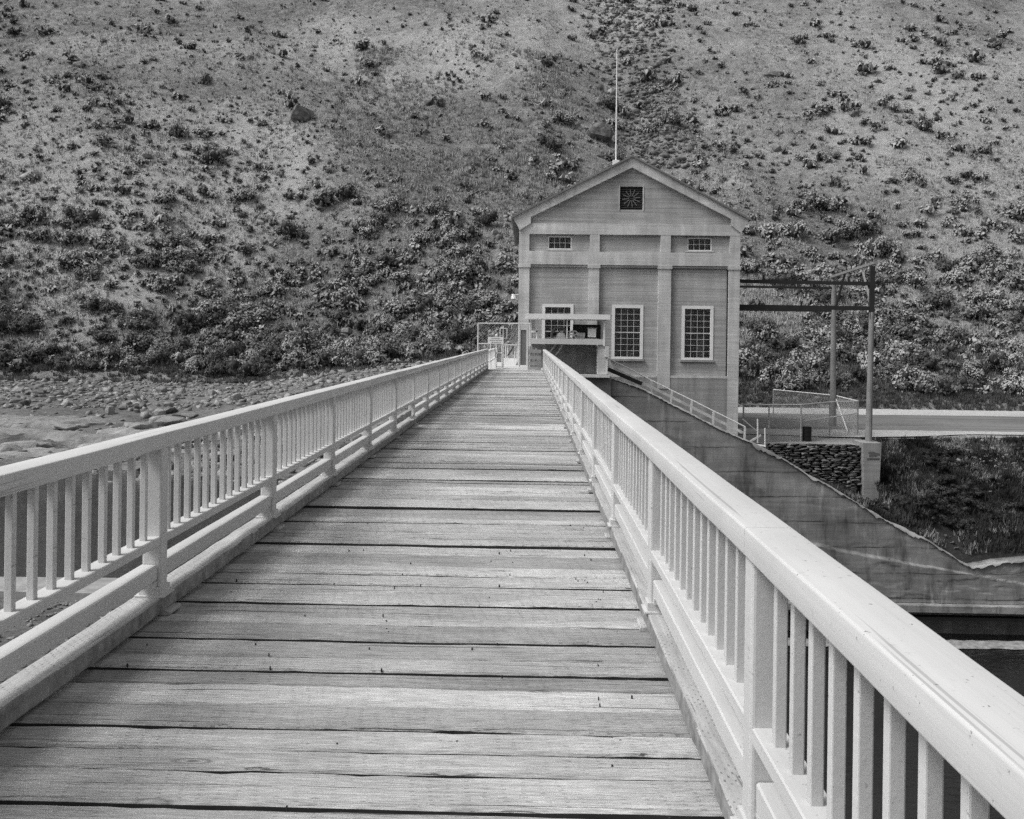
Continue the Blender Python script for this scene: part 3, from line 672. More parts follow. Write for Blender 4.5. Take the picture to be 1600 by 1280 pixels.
cbx = obj('control_box', hb(919.5, 513.5, 932, 527, YH+0.3, YH+0.7), WHITE_B, HO); obj('lid', hb(918.5, 512.3, 933, 513.4, YH+0.25, YH+0.75), GALV, cbx)
obj('hand_frame', hb(828.5, 516.5, 840, 519.5, YH+0.5, YH+0.55).box(W(837.5,520,YH).x, W(839.7,520,YH).x, YH+0.5, YH+0.55, W(838,529,YH).z, W(838,511,YH).z), WHITE_B, HO)
for k, (p0, p1) in enumerate(((861,856),(872,869.5))):
    mb = MB(); pr = None
    for i in range(9):
        t = i/8; q = W(p0+12*(1-t)*0.6-(8 if k == 0 else 3)*t*t*1.2, 538+17*t, YH+0.5)
        if pr is not None: mb.tube(pr, q, 0.04)
        pr = q
    obj('conduit', mb, GALV, HO)
PI = thing('gate_pier', 'dark stained concrete pier under the hoist with pale end pillar', 'pier', (W(890,586,YH).x, 53.2, W(890,586,YH).z))
obj('recess_wall', hb(826, 538.5, 934, 586, YH+1.2, YH+1.8), CONC_D, PI)
obj('end_pillar', hb(934, 540.5, 948.5, 585.5, YH+0.1, YH+1.9), CONC_L, PI)
obj('ledge', hb(850, 585.6, 953, 589.5, YH-0.05, YH+1.95), CONC_L, PI)
obj('base', hb(826, 589.6, 955, 700, YH+0.35, YH+1.9), CONC_W, PI)
el = thing('electrical_box', 'narrow pale electrical cabinet fixed to the end pillar of gate pier', 'cabinet', W(948.5,558,YH-0.1))
obj('cabinet', hb(945.3, 541, 951, 558, YH-0.1, YH+0.09), PALE, el); obj('conduit', hb(947.8, 558.1, 949.2, 585, YH-0.03, YH+0.03), WHITE_B, el)

# ------------------------------------------------------------------ weir wing wall
YW = 53.0
nxc = 230; xs = np.concatenate([np.linspace(0.95, 30, nxc), np.linspace(31, 70, 20)]); jag = np.random.default_rng(5).uniform(-1, 1, 400); zb = -12.55; nr = 80
V = []
for x in xs:
    zt = float(wtop(x))+(float(fbm(x*6.0, 0.5, 2, 40))-0.5)*0.04
    zt = max(zt, zb+0.5)
    for j in range(nr+1):
        z = zb+(zt-zb)*j/nr; dy = (float(fbm(x*1.6, z*3.0, 4, 41))-0.5)*0.02
        er = float(sstep(0.53, 0.56, fbm(x*0.5, z*1.1+2, 4, 44)))*float(sstep(-8.4, -10.6, z))      # spalled patches low down
        st = -0.20*float(z < -9.9-0.17*(x-18)+0.25*(float(fbm(x*1.1, 1.0, 3, 48))-0.5))                                     # lower lift stands proud
        V.append((x, YW+dy+0.03*er+st, z))
    V.append((x, YW+0.9, zt+0.03)); V.append((x, YW+0.9, zb))
V = np.array(V); c = nr+3; i = np.arange(len(xs)-1)[:, None]*c; j = np.arange(c)[None, :]
Fc = np.stack([i+j, i+c+j, i+c+(j+1)%c, i+(j+1)%c], -1).reshape(-1, 4)
WW = thing('weir_wall', 'dark stained concrete weir wall sloping down to the tailwater', 'wall', (15, YW, -14))
obj('face', np_mesh('face', V, Fc), CONC_W, WW)
mb = MB(); n = len(xs)
Vc = []; Fcc = []
for k, x in enumerate(xs):
    zt = float(wtop(x)); w1 = 0.01+0.42*max(0.0, float(fbm(x*2.3, 3.0, 4, 47))-0.36); h = 0.01+0.07*float(vnoise(x*4, 1))
    if 4.0 < x < 12.0: w1 *= 0.5
    w1 = max(0.0, w1+0.05*jag[k]) if x > 12 else 0.03+0.03*jag[k]; Vc += [(x, YW-0.085, zt-w1), (x, YW-0.055, zt+h), (x, YW+0.22+0.12*jag[k], zt+h+0.02), (x, YW+0.24+0.12*jag[k], zt-0.1)]
for k in range(n-1):
    for j in range(3): Fcc.append((4*k+j, 4*k+4+j, 4*k+5+j, 4*k+1+j))
obj('chipped_coping', np_mesh('chipped_coping', Vc, Fcc), CONC_E, WW)
zl = W(1480, 946, YW-0.5).z
lg = timber(-0.6, 0.62, zl-0.40, zl, 0.95, 70, 3, 0.015, 0.6, 0.03); lg.v = [(b, YW-a, c) for a, b, c in lg.v]
obj('footing_ledge', lg, CONC_W, WW)
obj('undercut_wall', MB().box(0.95, 70, YW+0.9, YW+1.2, -16, -12.3), CONC_D, WW)
obj('sill_beam', MB().box(0.95, 70, YW-0.25, YW+0.2, zl-0.90, zl-0.72), STEEL_D, WW)
# foam where the water meets the sill
Xf, Yf_ = np.meshgrid(np.linspace(8, 60, 200), np.linspace(YW-1.9, YW-0.5, 14))
Yf_ = Yf_+0.5*(fbm(Xf*0.6, Xf*0+2, 4, 52)-0.5)+0.35*(fbm(Xf*1.9, Yf_*2, 3, 53)-0.5); Zf = -14.47+0.22*fbm(Xf*1.7, Yf_*3, 4, 50)*np.sin(np.linspace(0, math.pi, 14))[:, None]
ii = np.arange(200*14).reshape(14, 200)
obj('foam', np_mesh('foam', np.stack([Xf, Yf_, Zf], -1).reshape(-1, 3), np.stack([ii[:-1,:-1], ii[:-1,1:], ii[1:,1:], ii[1:,:-1]], -1).reshape(-1, 4)), FOAM, kind='stuff', smooth=True)

# ------------------------------------------------------------------ stair with handrail beside the powerhouse
YS = 54.3
ST = thing('concrete_stair', 'narrow concrete stair descending along the powerhouse plinth', 'stairs', W(1165,690,YS+0.5))
p0 = W(955, 590, YS); p1 = W(1172, 702, YS); nst = 24
for k in range(nst):
    t = k/nst; x0 = p0.x+(p1.x-p0.x)*t; x1 = p0.x+(p1.x-p0.x)*(k+1)/nst; z = p0.z+(p1.z-p0.z)*(k+1)/nst
    obj('step', MB().box(x0, x1+0.02, YS, YS+1.1, z-0.5, z), CONC_P, ST)
obj('stringer', MB().bar(W(958,575,YS+1.3), W(1160,676,YS+1.3), 0.12, 0.16), CONC_L, ST)
HR = thing('stair_handrail', 'thin white pipe handrail following the stair down from gate pier', 'handrail', W(1115,690,YS-0.2))
tp = [(950.5,560.5),(985,577),(1018,594.5),(1050,610.5),(1081,625.5),(1115,642.5),(1164,667)]
bt = [(950.5,578),(985,592),(1018,617),(1047.5,634),(1079,649.5),(1114,668),(1163,694)]
for a, b in zip(tp[:-1], tp[1:]): obj('top_rail', MB().tube(W(*a, YS-0.15), W(*b, YS-0.15), 0.035), WHITE_B, HR)
for k, (a, b) in enumerate(zip(tp, bt)): obj('post', MB().bar(W(b[0], b[1]+2, YS-0.15), W(a[0], a[1], YS-0.15), 0.10, 0.10 if k not in (0, 1) else 0.06), WHITE_B if k < 2 else PALE, HR)
tag(obj('steel_channel', MB().bar(W(950,577,YS-0.35), W(1003,600,YS-0.35), 0.15, 0.22), STEEL_D), 'black steel channel lying along the top of the stair', 'beam')

# ------------------------------------------------------------------ gate, sign and clutter at the far end of the bridge
YG = 51.2
def gp(mb, p0, q0, p1, q1, y, r=0.03): return mb.tube(W(p0,q0,y), W(p1,q1,y), r)
GT = thing('pipe_gate', 'tall pipe gate frame with wire mesh across the end of bridge', 'gate', W(790,578,YG))
obj('top_pipe', gp(MB(), 747, 505.3, 829, 505.8, YG, 0.035), PALE, GT)
for p_, q0, q1 in ((747, 505, 560), (811.5, 505, 574), (827.5, 505, 579)): obj('post', gp(MB(), p_+0.3, q0, p_-0.4, q1, YG, 0.04), PALE, GT)
obj('mid_pipe', gp(MB(), 747, 537, 765, 537, YG), PALE, GT)
def wiremesh(a, b, z0, z1, sp=0.14, r=0.0035):
    a = Vector(a); b = Vector(b); L = (b-a).length; u = (b-a)/L; H = z1-z0; mb = MB(); k = -H
    while k < L:
        for sg in (1, -1):
            s0, s1 = max(k, 0), min(k+H, L)
            if s1-s0 > 0.02:
                h0, h1 = s0-k, s1-k
                if sg < 0: h0, h1 = H-h0, H-h1
                p_, q_ = a+u*s0, a+u*s1
                mb.tube((p_.x, p_.y, z0+h0), (q_.x, q_.y, z0+h1), r, n=3)
        k += sp
    return mb
a = W(747, 505, YG); b = W(811, 505, YG)
obj('wire_mesh', wiremesh((a.x, YG, 0), (b.x, YG, 0), W(747,545,YG).z, a.z), GALV, GT)
DR = thing('door_panel', 'dark grey door standing in a pale frame left of the hoist', 'door', W(818,568,YG+2.5))
yd = YG+2.5
def db(p0,q0,p1,q1,y0,y1):
    pc, qc = (p0+p1)/2, (q0+q1)/2
    return MB().box(W(p0,qc,y0).x, W(p1,qc,y0).x, y0, y1, W(pc,q1,y0).z, W(pc,q0,y0).z)
obj('leaf', db(813.2, 515.5, 822.3, 570.5, yd, yd+0.06), DOORM, DR)
for p0_, q0_, p1_, q1_ in ((811.6,514,813.1,572),(822.4,514,824,572),(813.1,514,822.4,515.4)): obj('jamb', db(p0_,q0_,p1_,q1_,yd-0.05,yd+0.08), PALE, DR)
SG = thing('notice_sign', 'white notice board with three lines of small faded lettering', 'sign', W(774,576,YG-0.7))
ys_ = YG-0.7
obj('board', db(762.3, 526.5, 786.6, 537.2, ys_, ys_+0.04), SIGNW, SG)
for j, (q_, a_, b_) in enumerate(((529.0, 768, 781), (531.9, 765, 784.5), (535.0, 768, 783))):
    x_ = a_
    while x_ < b_:
        w_ = R.uniform(1.2, 3.0); obj('lettering', db(x_, q_-0.42, min(x_+w_, b_), q_+0.42, ys_-0.006, ys_-0.002), INK, SG); x_ += w_+0.8
for p_ in (766.5, 784.5): obj('post', gp(MB(), p_, 537, p_, 577, ys_+0.02, 0.03), PALE, SG)
lp = thing('globe_lamp', 'small white globe lamp just above the notice board', 'lamp', W(775.5,577,YG+0.4))
c = W(775.5, 524.5, YG+0.4); s_ = bpy.data.meshes.new('globe'); b_ = bmesh.new(); bmesh.ops.create_icosphere(b_, subdivisions=2, radius=0.085); b_.to_mesh(s_); b_.free(); s_.materials.append(WHITE_B)
obj('globe', s_, WHITE_B, lp, c, smooth=True); obj('stem', MB().tube((c.x, c.y, 0), (c.x, c.y, c.z-0.07), 0.025), PALE, lp)
cab = thing('meter_cabinet', 'pale framed meter cabinet on a post behind the notice board', 'cabinet', W(787,577,YG+0.8)); yc = YG+0.8
for p0_, q0_, p1_, q1_ in ((780.5,514,782,528),(791.2,514,792.7,528),(780.5,512.8,792.7,514),(780.5,528,792.7,529)): obj('frame', db(p0_,q0_,p1_,q1_,yc,yc+0.1), PALE, cab)
obj('door', db(786.6, 514.1, 791.1, 527.9, yc+0.03, yc+0.07), DARKIN, cab)
obj('post', gp(MB(), 786.4, 509, 786.4, 572, yc+0.05, 0.03), PALE, cab)
for q_ in (531.5, 534.5): obj('bar', db(787.5, q_-0.6, 793, q_+0.6, yc, yc+0.05), DARKIN, cab)
bn = thing('wire_bin', 'pale wire bin with solid lower panel under the notice board', 'bin', W(781,568,YG+0.2)); yq = YG+0.2
for p0_, q0_, p1_, q1_ in ((775,540,776.3,574),(785.4,540,786.7,574),(775,551,786.7,552.2),(775,572.5,786.7,574)): obj('frame', db(p0_,q0_,p1_,q1_,yq,yq+0.4), WHITE_B, bn)
obj('panel', db(776.4, 554, 785.3, 566, yq+0.1, yq+0.3), GALV, bn)
pg = thing('picket_gate', 'low white picket gate standing open beside the door panel', 'gate', W(799,562,YG+4)); yk = YG+4.5
for p_ in (789, 792, 803.5, 807): obj('picket', db(p_, 538.5, p_+1.6, 566, yk, yk+0.05), WHITE_B, pg)
obj('rail', db(789, 538, 808.5, 539.6, yk-0.052, yk-0.002), WHITE_B, pg); obj('brace', MB().bar(W(793,556,yk-0.03), W(803,542,yk-0.03), 0.04, 0.07), STEEL_D, pg)
BG = thing('board_gate', 'weathered wooden board barricade closing the gap beside the railing end', 'gate', W(834,580,49.6)); yb_ = 49.6
for q_ in (549.5, 559.5, 568.5, 576.5): obj('board', db(825, q_-3.0, 845.5, q_+2.2, yb_, yb_+0.05), WOODG, BG)
for p_ in (824.6, 829, 836): obj('upright', db(p_, 541 if p_ < 836 else 544, p_+2.4, 580, yb_+0.051, yb_+0.13), WOODG, BG)
o = thing('end_railing', 'short white railing panel continuing the rail onto the landing', 'railing', W(766,577,50))
obj('top_rail', MB().bar(W(762.5,549,49.15), W(773,545.5,53), 0.12, 0.09), WHITE_B, o); obj('bottom_rail', MB().bar(W(762.5,565.5,49.15), W(773,559.5,53), 0.08, 0.05), WHITE_B, o)
a, b = W(762.5,549,49.15), W(773,545.5,53)
for k in range(9):
    t = k/8; x_ = a.x+(b.x-a.x)*t; y_ = a.y+(b.y-a.y)*t; obj('baluster', MB().box(x_-0.025, x_+0.025, y_-0.025, y_+0.025, 0.02 if k in (0,4,8) else 0.38, 1.0), WHITE_B, o)
obj('sill_plate', MB().box(-2.3, 0.3, 49.02, 49.31, -0.08, 0.012), SLAB, kind='structure')

# ------------------------------------------------------------------ terrace: stone wall, pedestal, poles, fence, drum
def hull_mesh(name, seed, sx, sy, sz, n=14, mat=None, rough=0.25):
    r_ = random.Random(seed); b = bmesh.new()
    for i in range(n):
        v = Vector((r_.gauss(0,1), r_.gauss(0,1), r_.gauss(0,1))).normalized()
        k = max(abs(v.x), abs(v.y), abs(v.z)); v = v/k*(1-rough*r_.random())
        b.verts.new((v.x*sx, v.y*sy, v.z*sz))
    res = bmesh.ops.convex_hull(b, input=b.verts)
    bmesh.ops.delete(b, geom=list({e for e in res['geom_interior'] if isinstance(e, bmesh.types.BMVert)}), context='VERTS')
    bmesh.ops.recalc_face_normals(b, faces=b.faces)
    me = bpy.data.meshes.new(name); b.to_mesh(me); b.free()
    if mat: me.materials.append(mat)
    return me
SW = thing('stone_wall', 'dry stone retaining wall of flat rubble below the chain link fence', 'wall', (W(1270,740,58.7).x, 58.9, -7))
obj('core', MB().box(13.2, 20.25, 58.95, 59.7, -7.6, TZ-0.12), DARKSOIL, SW)
SM = [hull_mesh('stone', 300+k, 0.5, 0.22, 0.5, 26, ROCK_W, 0.22) for k in range(9)]
z = -7.3; nst = 0
while z < TZ-0.05:
    x = 13.2+R.uniform(0, 0.3)
    hgt = R.uniform(0.11, 0.18)
    while x < 20.0 and nst < 295:
        w = R.uniform(0.28, 0.75)
        h = hgt*R.uniform(0.85, 1.2)
        if z+h < TZ+0.05 and z > float(rbank(x, 58.5))-0.35:
            obj('stone', R.choice(SM), None, SW, (x+w/2, 58.82+R.uniform(-0.06,0.06), z+h/2), rot=(R.uniform(-.1,.1), R.uniform(-.12,.12), R.uniform(-.1,.1)), scale=(w*0.98, 0.9, h*1.0)); nst += 1
        x += w
    z += hgt*0.93
a = W(1348, 692, 58.3); b = W(1377, 742, 58.3); xc_ = (a.x+b.x)/2
pd = thing('pole_pedestal', 'tapered concrete pedestal with dark painted marks under the near pole', 'pedestal', (xc_, 59.8, b.z))
wd = (b.x-a.x)/2; V = []
for z_, k in ((b.z-2.6, 0.66), (a.z, 1.0)): V += [(xc_-wd*k,58.3,z_),(xc_+wd*k,58.3,z_),(xc_+wd*k,60.1,z_),(xc_-wd*k,60.1,z_)]
obj('block', MB().add(V, [(3,2,1,0),(4,5,6,7),(0,1,5,4),(1,2,6,5),(2,3,7,6),(3,0,4,7)]), m_concrete('pedestal_concrete', 0.30, 0.08, 0.25, 0.15), pd)
for k in range(16): 
    q = W(1357+R.uniform(0,14), 707+R.choice((0, 2.2, 4.4, 10))+R.uniform(-.6,.6), 58.29); w_ = R.uniform(0.05, 0.16)
    obj('painted_mark', MB().box(q.x-w_, q.x+w_, 58.275+0.0005*k, 58.32, q.z-0.05, q.z+0.05), INK, pd)

UF = thing('cable_frame', 'two tall wooden poles with dark steel beams reaching to the powerhouse', 'pole frame', (W(1356,692,60.0).x, 60, TZ))
Y1, Y2 = 59.2, 70.6
p1b, p1t = W(1357, 693, Y1), W(1362, 488, Y1); p1u = W(1364, 416, Y1)
obj('pole', MB().tube(p1b, p1t, 0.20, 0.16, 12), WOODP, UF); obj('steel_post', MB().box(p1t.x-0.14, p1t.x+0.14, Y1-0.12, Y1+0.12, p1t.z-0.4, p1u.z), STEEL_D, UF)
p2b, p2t = W(1301, 668, Y2), W(1303, 434, Y2)
obj('pole', MB().tube(p2b, p2t, 0.22, 0.17, 12), WOODP, UF)
obj('crossarm', MB().bar(W(1299,433,Y2+0.3), W(1368,410.5,Y1-0.3), 0.20, 0.16), WOODP, UF)
for k in range(9):
    t = 0.06+0.88*k/8; A = W(1299,433,Y2+0.3).lerp(W(1368,410.5,Y1-0.3), t); obj('insulator', MB().tube(A, A+Vector((0,0,0.30)), 0.055, 0.035, 8), STEEL_D, UF)
def beam(p0, q0, p1, q1, y, h):
    a, b = W(p0,q0,y), W(p1,q1,y); a.x = XR-0.02
    o = obj('beam', MB().bar(a, b, 0.14, h), STEEL_D, UF)
beam(1157, 439.5, 1362, 443.5, Y1, 0.22); beam(1157, 479.3, 1362, 482, Y1, 0.26)
beam(1157, 447.5, 1302, 450.5, Y2, 0.16); beam(1157, 483.5, 1302, 485.5, Y2, 0.2)
for p_, q_, y_ in ((1193,440,Y1),(1252,481,Y1),(1326,443,Y1)): A = W(p_,q_,y_); obj('lug', MB().box(A.x-0.06,A.x+0.06,y_-0.05,y_+0.05,A.z,A.z+0.4), STEEL_D, UF)
obj('brace', MB().bar(W(1320,428,66.5), W(1306,480,66.5), 0.12, 0.14), STEEL_D, UF); obj('brace', MB().bar(W(1348,424,62), W(1359,470,60.3), 0.10, 0.12), WOODP, UF)

for k, t in enumerate((0.1, 0.4, 0.7, 0.95)):
    A = W(1299,433,Y2+0.3).lerp(W(1368,410.5,Y1-0.3), t)+Vector((0,0,0.3)); B = Vector((XR, YB+1.5+k*2.6, W(1157,424,YB).z)); mb = MB(); pr = A
    for i in range(1, 9):
        q = A.lerp(B, i/8)-Vector((0,0,0.5*math.sin(math.pi*i/8))); mb.tube(pr, q, 0.012, n=4); pr = q
    obj('wire', mb, STEEL_D, UF)
FN = thing('chain_link_fence', 'chain link fence enclosure of thin pipes on the terrace by the road', 'fence', (W(1270,680,62).x, 62, TZ))
FP = [(1161,690),(1201,690.5),(1251,690),(1296,683),(1340,680.5),(1304,667),(1208,653)]
G3 = []
for a_, b_ in FP:
    r_ = ROT @ Vector(((a_-CX)/F, (CY-b_)/F, -1)); t = (TZ-HC)/r_.z; G3.append(Vector((r_.x*t, r_.y*t, TZ)))
HF = 2.3
for k, q in enumerate(G3): obj('post', MB().tube(q, q+Vector((0,0,HF)), 0.05, n=8), GALV, FN)
for k in range(len(G3)-1):
    a_, b_ = G3[k], G3[k+1]
    obj('top_rail', MB().tube(a_+Vector((0,0,HF)), b_+Vector((0,0,HF)), 0.045, n=8), WHITE_B if k > 3 else PALE, FN)
    obj('wire_mesh', wiremesh(a_, b_, TZ+0.05, TZ+HF-0.02, 0.13, 0.005), GALV, FN)
obj('brace', MB().tube(G3[5]+Vector((0,0,HF-0.05)), G3[4]+Vector((-0.5,0.5,0.2)), 0.05), WHITE_B, FN)
obj('brace', MB().tube(G3[2]+Vector((0.4,0.8,1.2)), G3[4]+Vector((0,0,1.5)), 0.04), PALE, FN)
q = W(1262, 687.5, 60.4); DM = thing('steel_drum', 'black steel drum standing inside the chain link fence', 'drum', (q.x, 60.6, TZ))
mb = MB()
for z0_, z1_, r_ in ((0,0.03,0.30),(0.03,0.30,0.285),(0.30,0.33,0.30),(0.33,0.60,0.285),(0.60,0.63,0.30),(0.63,0.87,0.285),(0.87,0.90,0.30)): mb.tube((q.x,60.6,TZ+z0_), (q.x,60.6,TZ+z1_), r_, n=20)
obj('body', mb, BLACK, DM)
LG = thing('landing_barrier', 'broken pale pipe barrier at the foot of the stair', 'barrier', W(1180,700,56.8)); yl = 56.8
for p_, q0, q1 in ((1164,667,697),(1184,655,692),(1195.5,669,712)): obj('post', MB().tube(W(p_,q1,yl), W(p_,q0,yl), 0.05), PALE, LG)
obj('rail', MB().tube(W(1170,694.5,yl), W(1196,698,yl), 0.09), PALE, LG); obj('brace', MB().bar(W(1171,691,yl), W(1189,680,yl), 0.08, 0.10), PALE, LG)
obj('brace', MB().tube(W(1160,655,yl), W(1184,675,yl), 0.03), GALV, LG)
obj('pit', MB().box(W(1168,705,yl).x, W(1195,705,yl).x, yl+0.1, yl+0.9, W(1180,725,yl).z, W(1180,697,yl).z), BLACK, LG)

# ------------------------------------------------------------------ hillside and bank vegetation, rocks
def Y_of(px, py):
    """roughly where on the hill a sight line lands"""
    px = np.asarray(px, float); py = np.asarray(py, float); e = (CY-(py-0.0131*(px-CX)))/F; Y = np.full_like(px, 120.0)
    for _ in range(3):
        x = (px-828)/F*Y; zf = zfoot(x); Y = (HC-zf+SLOPE*YF*1.0)/(SLOPE-e); Y = np.clip(Y, YF-5, 320)
    return (px-828)/F*Y, Y
ICO = bmesh.new(); bmesh.ops.create_icosphere(ICO, subdivisions=1, radius=1.0); ICO.verts.ensure_lookup_table()
IV = np.array([v.co[:] for v in ICO.verts]); IT = np.array([[v.index for v in f.verts] for f in ICO.faces]); ICO.free()
def bush_template(seed, n, leaf, K=None):
    """leaf clumps over several lobes, with a dark core for the shade inside; the core's triangles come last"""
    r_ = np.random.default_rng(seed); K = K or int(r_.integers(7, 12))
    cen = np.stack([r_.uniform(-.36,.36,K), r_.uniform(-.36,.36,K), r_.uniform(.10,.36,K)], 1); cen[0] = (0, 0, .2); rad = r_.uniform(.10,.21,K); rad[0] = .26
    k = r_.integers(0, K, n); d = r_.normal(size=(n,3)); d[:,2] = d[:,2]*0.8+0.30; d /= np.linalg.norm(d,axis=1)[:,None]
    P = cen[k]+d*(rad[k]*r_.uniform(.86,1.10,n))[:,None]; P[:,2] = np.maximum(P[:,2], 0.03)
    nr_ = d+np.array([0,0,.22])+r_.normal(size=(n,3))*0.26; nr_ /= np.linalg.norm(nr_,axis=1)[:,None]
    u = np.cross(nr_, r_.normal(size=(n,3))); u /= np.linalg.norm(u,axis=1)[:,None]; w = np.cross(nr_, u)
    s = leaf*r_.uniform(.6,1.4,n)[:,None]
    V = np.stack([P-u*s*0.7, P+w*s*0.5, P+u*s*0.9+d*s*0.5, P-w*s*0.5], 1).reshape(-1,3)
    q = np.arange(n)[:,None]*4; T = np.concatenate([q+np.array([[0,1,2]]), q+np.array([[0,2,3]])])
    CV = []; CT = []
    for j in range(K): CV.append(cen[j]+IV*np.array([1,1,.95])*rad[j]*0.72*r_.uniform(.85,1.1,(len(IV),1))); CT.append(IT+4*n+j*len(IV))  # dark core lobes: shade inside the bush put into the colour
    return np.concatenate([V]+CV), np.concatenate([T]+CT), 2*n
NB = 8
BT3 = [bush_template(50+k, 720, 0.043) for k in range(NB)]; BTL3 = [bush_template(80+k, 64, 0.108, 6) for k in range(NB)]
BTS3 = [bush_template(200+k, 36, 0.15, 4) for k in range(4)]; BTS = [(a, b) for a, b, c in BTS3]
BTL = [(a, b) for a, b, c in BTL3]; NLF = 128; NCORE = [len(b)-128 for a, b, c in BTL3]
def two_mat(me, mi, leaf):
    me.materials.append(leaf); me.materials.append(TWIG_SHADE); me.polygons.foreach_set('material_index', np.asarray(mi, np.int32)); return me
BM = {}
for mname, m in (('s', SAGE), ('p', SAGE_P), ('d', SAGE_D), ('k', SAGE_K)):
    for k in range(NB):
        V, T, nl_ = BT3[k]; BM[mname, k] = two_mat(np_mesh('sagebrush', V, T), np.arange(len(T)) >= nl_, m)
tw = MB()
for k in range(9):
    a = k*0.7+0.2; tw.tube((0.04*math.cos(a),0.04*math.sin(a),-0.05), (0.36*math.cos(a),0.36*math.sin(a),0.30+0.07*(k%3)), 0.022, 0.008, 4)
TWM = tw.mesh('stems'); TWM.materials.append(TWIG_SHADE)

nb = 7600
zone = rng.random(nb) < 0.62
px = rng.uniform(-260, 1860, nb); py = np.where(zone, rng.uniform(370, 612, nb), rng.uniform(-60, 400, nb))
py = np.where(px > 1157, py*1.02+6, py)
bxx, byy = Y_of(px, py)
dens = 1.0*sstep(0.18, 0.64, fbm(bxx/9, byy/12, 4, 60))*np.where(zone, 0.60+0.40*sstep(380, 500, py), 0.95)
keep = rng.random(nb) < dens
# openings: pale grassy swath across the upper left and centre
keep &= ~((py < 330) & (px > 330) & (px < 830) & (rng.random(nb) < 0.6))
keep &= ~((px > 740) & (px < 1160) & (byy < YF+1))
keep &= ~((px > 1100) & (byy < YF+0.8))
keep &= (byy > YF-3)
nf = 480; fx = rng.uniform(-75, 62, nf); fy = YF+rng.uniform(-2.2, 8.0, nf); kf = ~((fx > -4) & (fx < 12)) & ((fx < 2) | (fy > YF-0.4))
fx, fy = fx[kf], fy[kf]
bxx, byy, px, py, zone = [np.concatenate([a[keep], b]) for a, b in ((bxx, fx), (byy, fy), (px, 828+fx/fy*F), (py, np.full(len(fx), 590.0)), (zone, np.ones(len(fx), bool)))]
size = np.where(zone, np.clip(rng.lognormal(0.48, 0.42, len(bxx)), 0.6, 3.8), np.clip(rng.lognormal(0.45, 0.48, len(bxx)), 0.6, 4.2))
bzz = hill(bxx, byy)-0.06*size
tone = rng.random(len(bxx)); tone = np.where((byy < YF+9) & (px < 760), tone*0.0+np.where(tone < 0.45, 0.95, 0.5), tone)
tone = np.where((byy < YF+16) & (px > 1100), np.where(tone < 0.5, 0.95, 0.2+0.6*tone), tone)
kindc = np.where(tone < 0.15, 'p', np.where(tone < 0.84, 's', 'd'))
scr = size/byy*F
vis = (px > -20) & (px < 1620) & (py > -20) & ~((px > 812) & (px < 1155) & (py > 300)) & ~((px > 870) & (px < 1100) & (py > 262))
order = np.argsort(-(scr*vis)); top = set(order[:300].tolist())
LB = {'s': 'rounded grey sagebrush on the dry hillside', 'p': 'pale grey bush standing out on the dry hillside', 'd': 'dark bushy shrub on the dry hillside'}
for i in order[:300]:
    kd = str(kindc[i]); lo = byy[i] < YF+14
    lab = LB[kd].replace('on the dry hillside', 'near the foot of the hill') if lo else LB[kd]
    o = obj('sagebrush', BM[kd, int(rng.integers(NB))], None, None, (bxx[i], byy[i], bzz[i]), rot=(R.uniform(-.1,.1)-0.12, R.uniform(-.1,.1), R.uniform(0, 6.28)), scale=(size[i]*R.uniform(.85,1.15), size[i]*R.uniform(.85,1.15), size[i]*R.uniform(.95,1.35)))
    lab = ('large ' if size[i] > 2.3 else 'small ' if size[i] < 1.7 else '')+lab
    tag(o, lab, 'shrub', 'shrubs near the foot of the hill' if lo else 'shrubs over the hillside')
    c_ = bpy.data.objects.new('stems', TWM); COL.objects.link(c_); c_.parent = o
def merge(tmps, idx, P, S, RZ, SZ=None):
    Vs, Fs, off = [], [], 0
    for k in range(len(tmps)):
        sel = np.where(idx == k)[0]
        if not len(sel): continue
        V, Fc = tmps[k]; ca, sa = np.cos(RZ[sel])[:,None], np.sin(RZ[sel])[:,None]; s = S[sel][:,None]
        X = (V[None,:,0]*ca-V[None,:,1]*sa)*s+P[sel,0][:,None]; Y = (V[None,:,0]*sa+V[None,:,1]*ca)*s+P[sel,1][:,None]; Z = V[None,:,2]*(s if SZ is None else SZ[sel][:,None])+P[sel,2][:,None]
        Vs.append(np.stack([X,Y,Z],-1).reshape(-1,3)); Fs.append((Fc[None]+(np.arange(len(sel))*len(V))[:,None,None]+off).reshape(-1,Fc.shape[1])); off += len(sel)*len(V)
    return np.concatenate(Vs), np.concatenate(Fs)
rest = np.array([i for i in range(len(bxx)) if i not in top])
for kd, m in (('s', SAGE), ('p', SAGE_P), ('d', SAGE_D)):
    r_ = rest[kindc[rest] == kd]; P = np.stack([bxx[r_], byy[r_], bzz[r_]], 1)
    ix = rng.integers(0, NB, len(r_)); me = np_mesh('scrub', *merge(BTL, ix, P, size[r_], rng.uniform(0, 6.28, len(r_)), size[r_]*rng.uniform(.9,1.3,len(r_))))
    two_mat(me, np.concatenate([np.tile(np.r_[np.zeros(NLF), np.ones(NCORE[k])], int((ix == k).sum())) for k in range(NB)]), m)
    o = obj('scrub', me, m, kind='stuff'); tag(o, {'s':'small grey scrub scattered all over the hillside','p':'small pale scrub scattered all over the hillside','d':'small dark scrub scattered all over the hillside'}[kd], 'scrub')

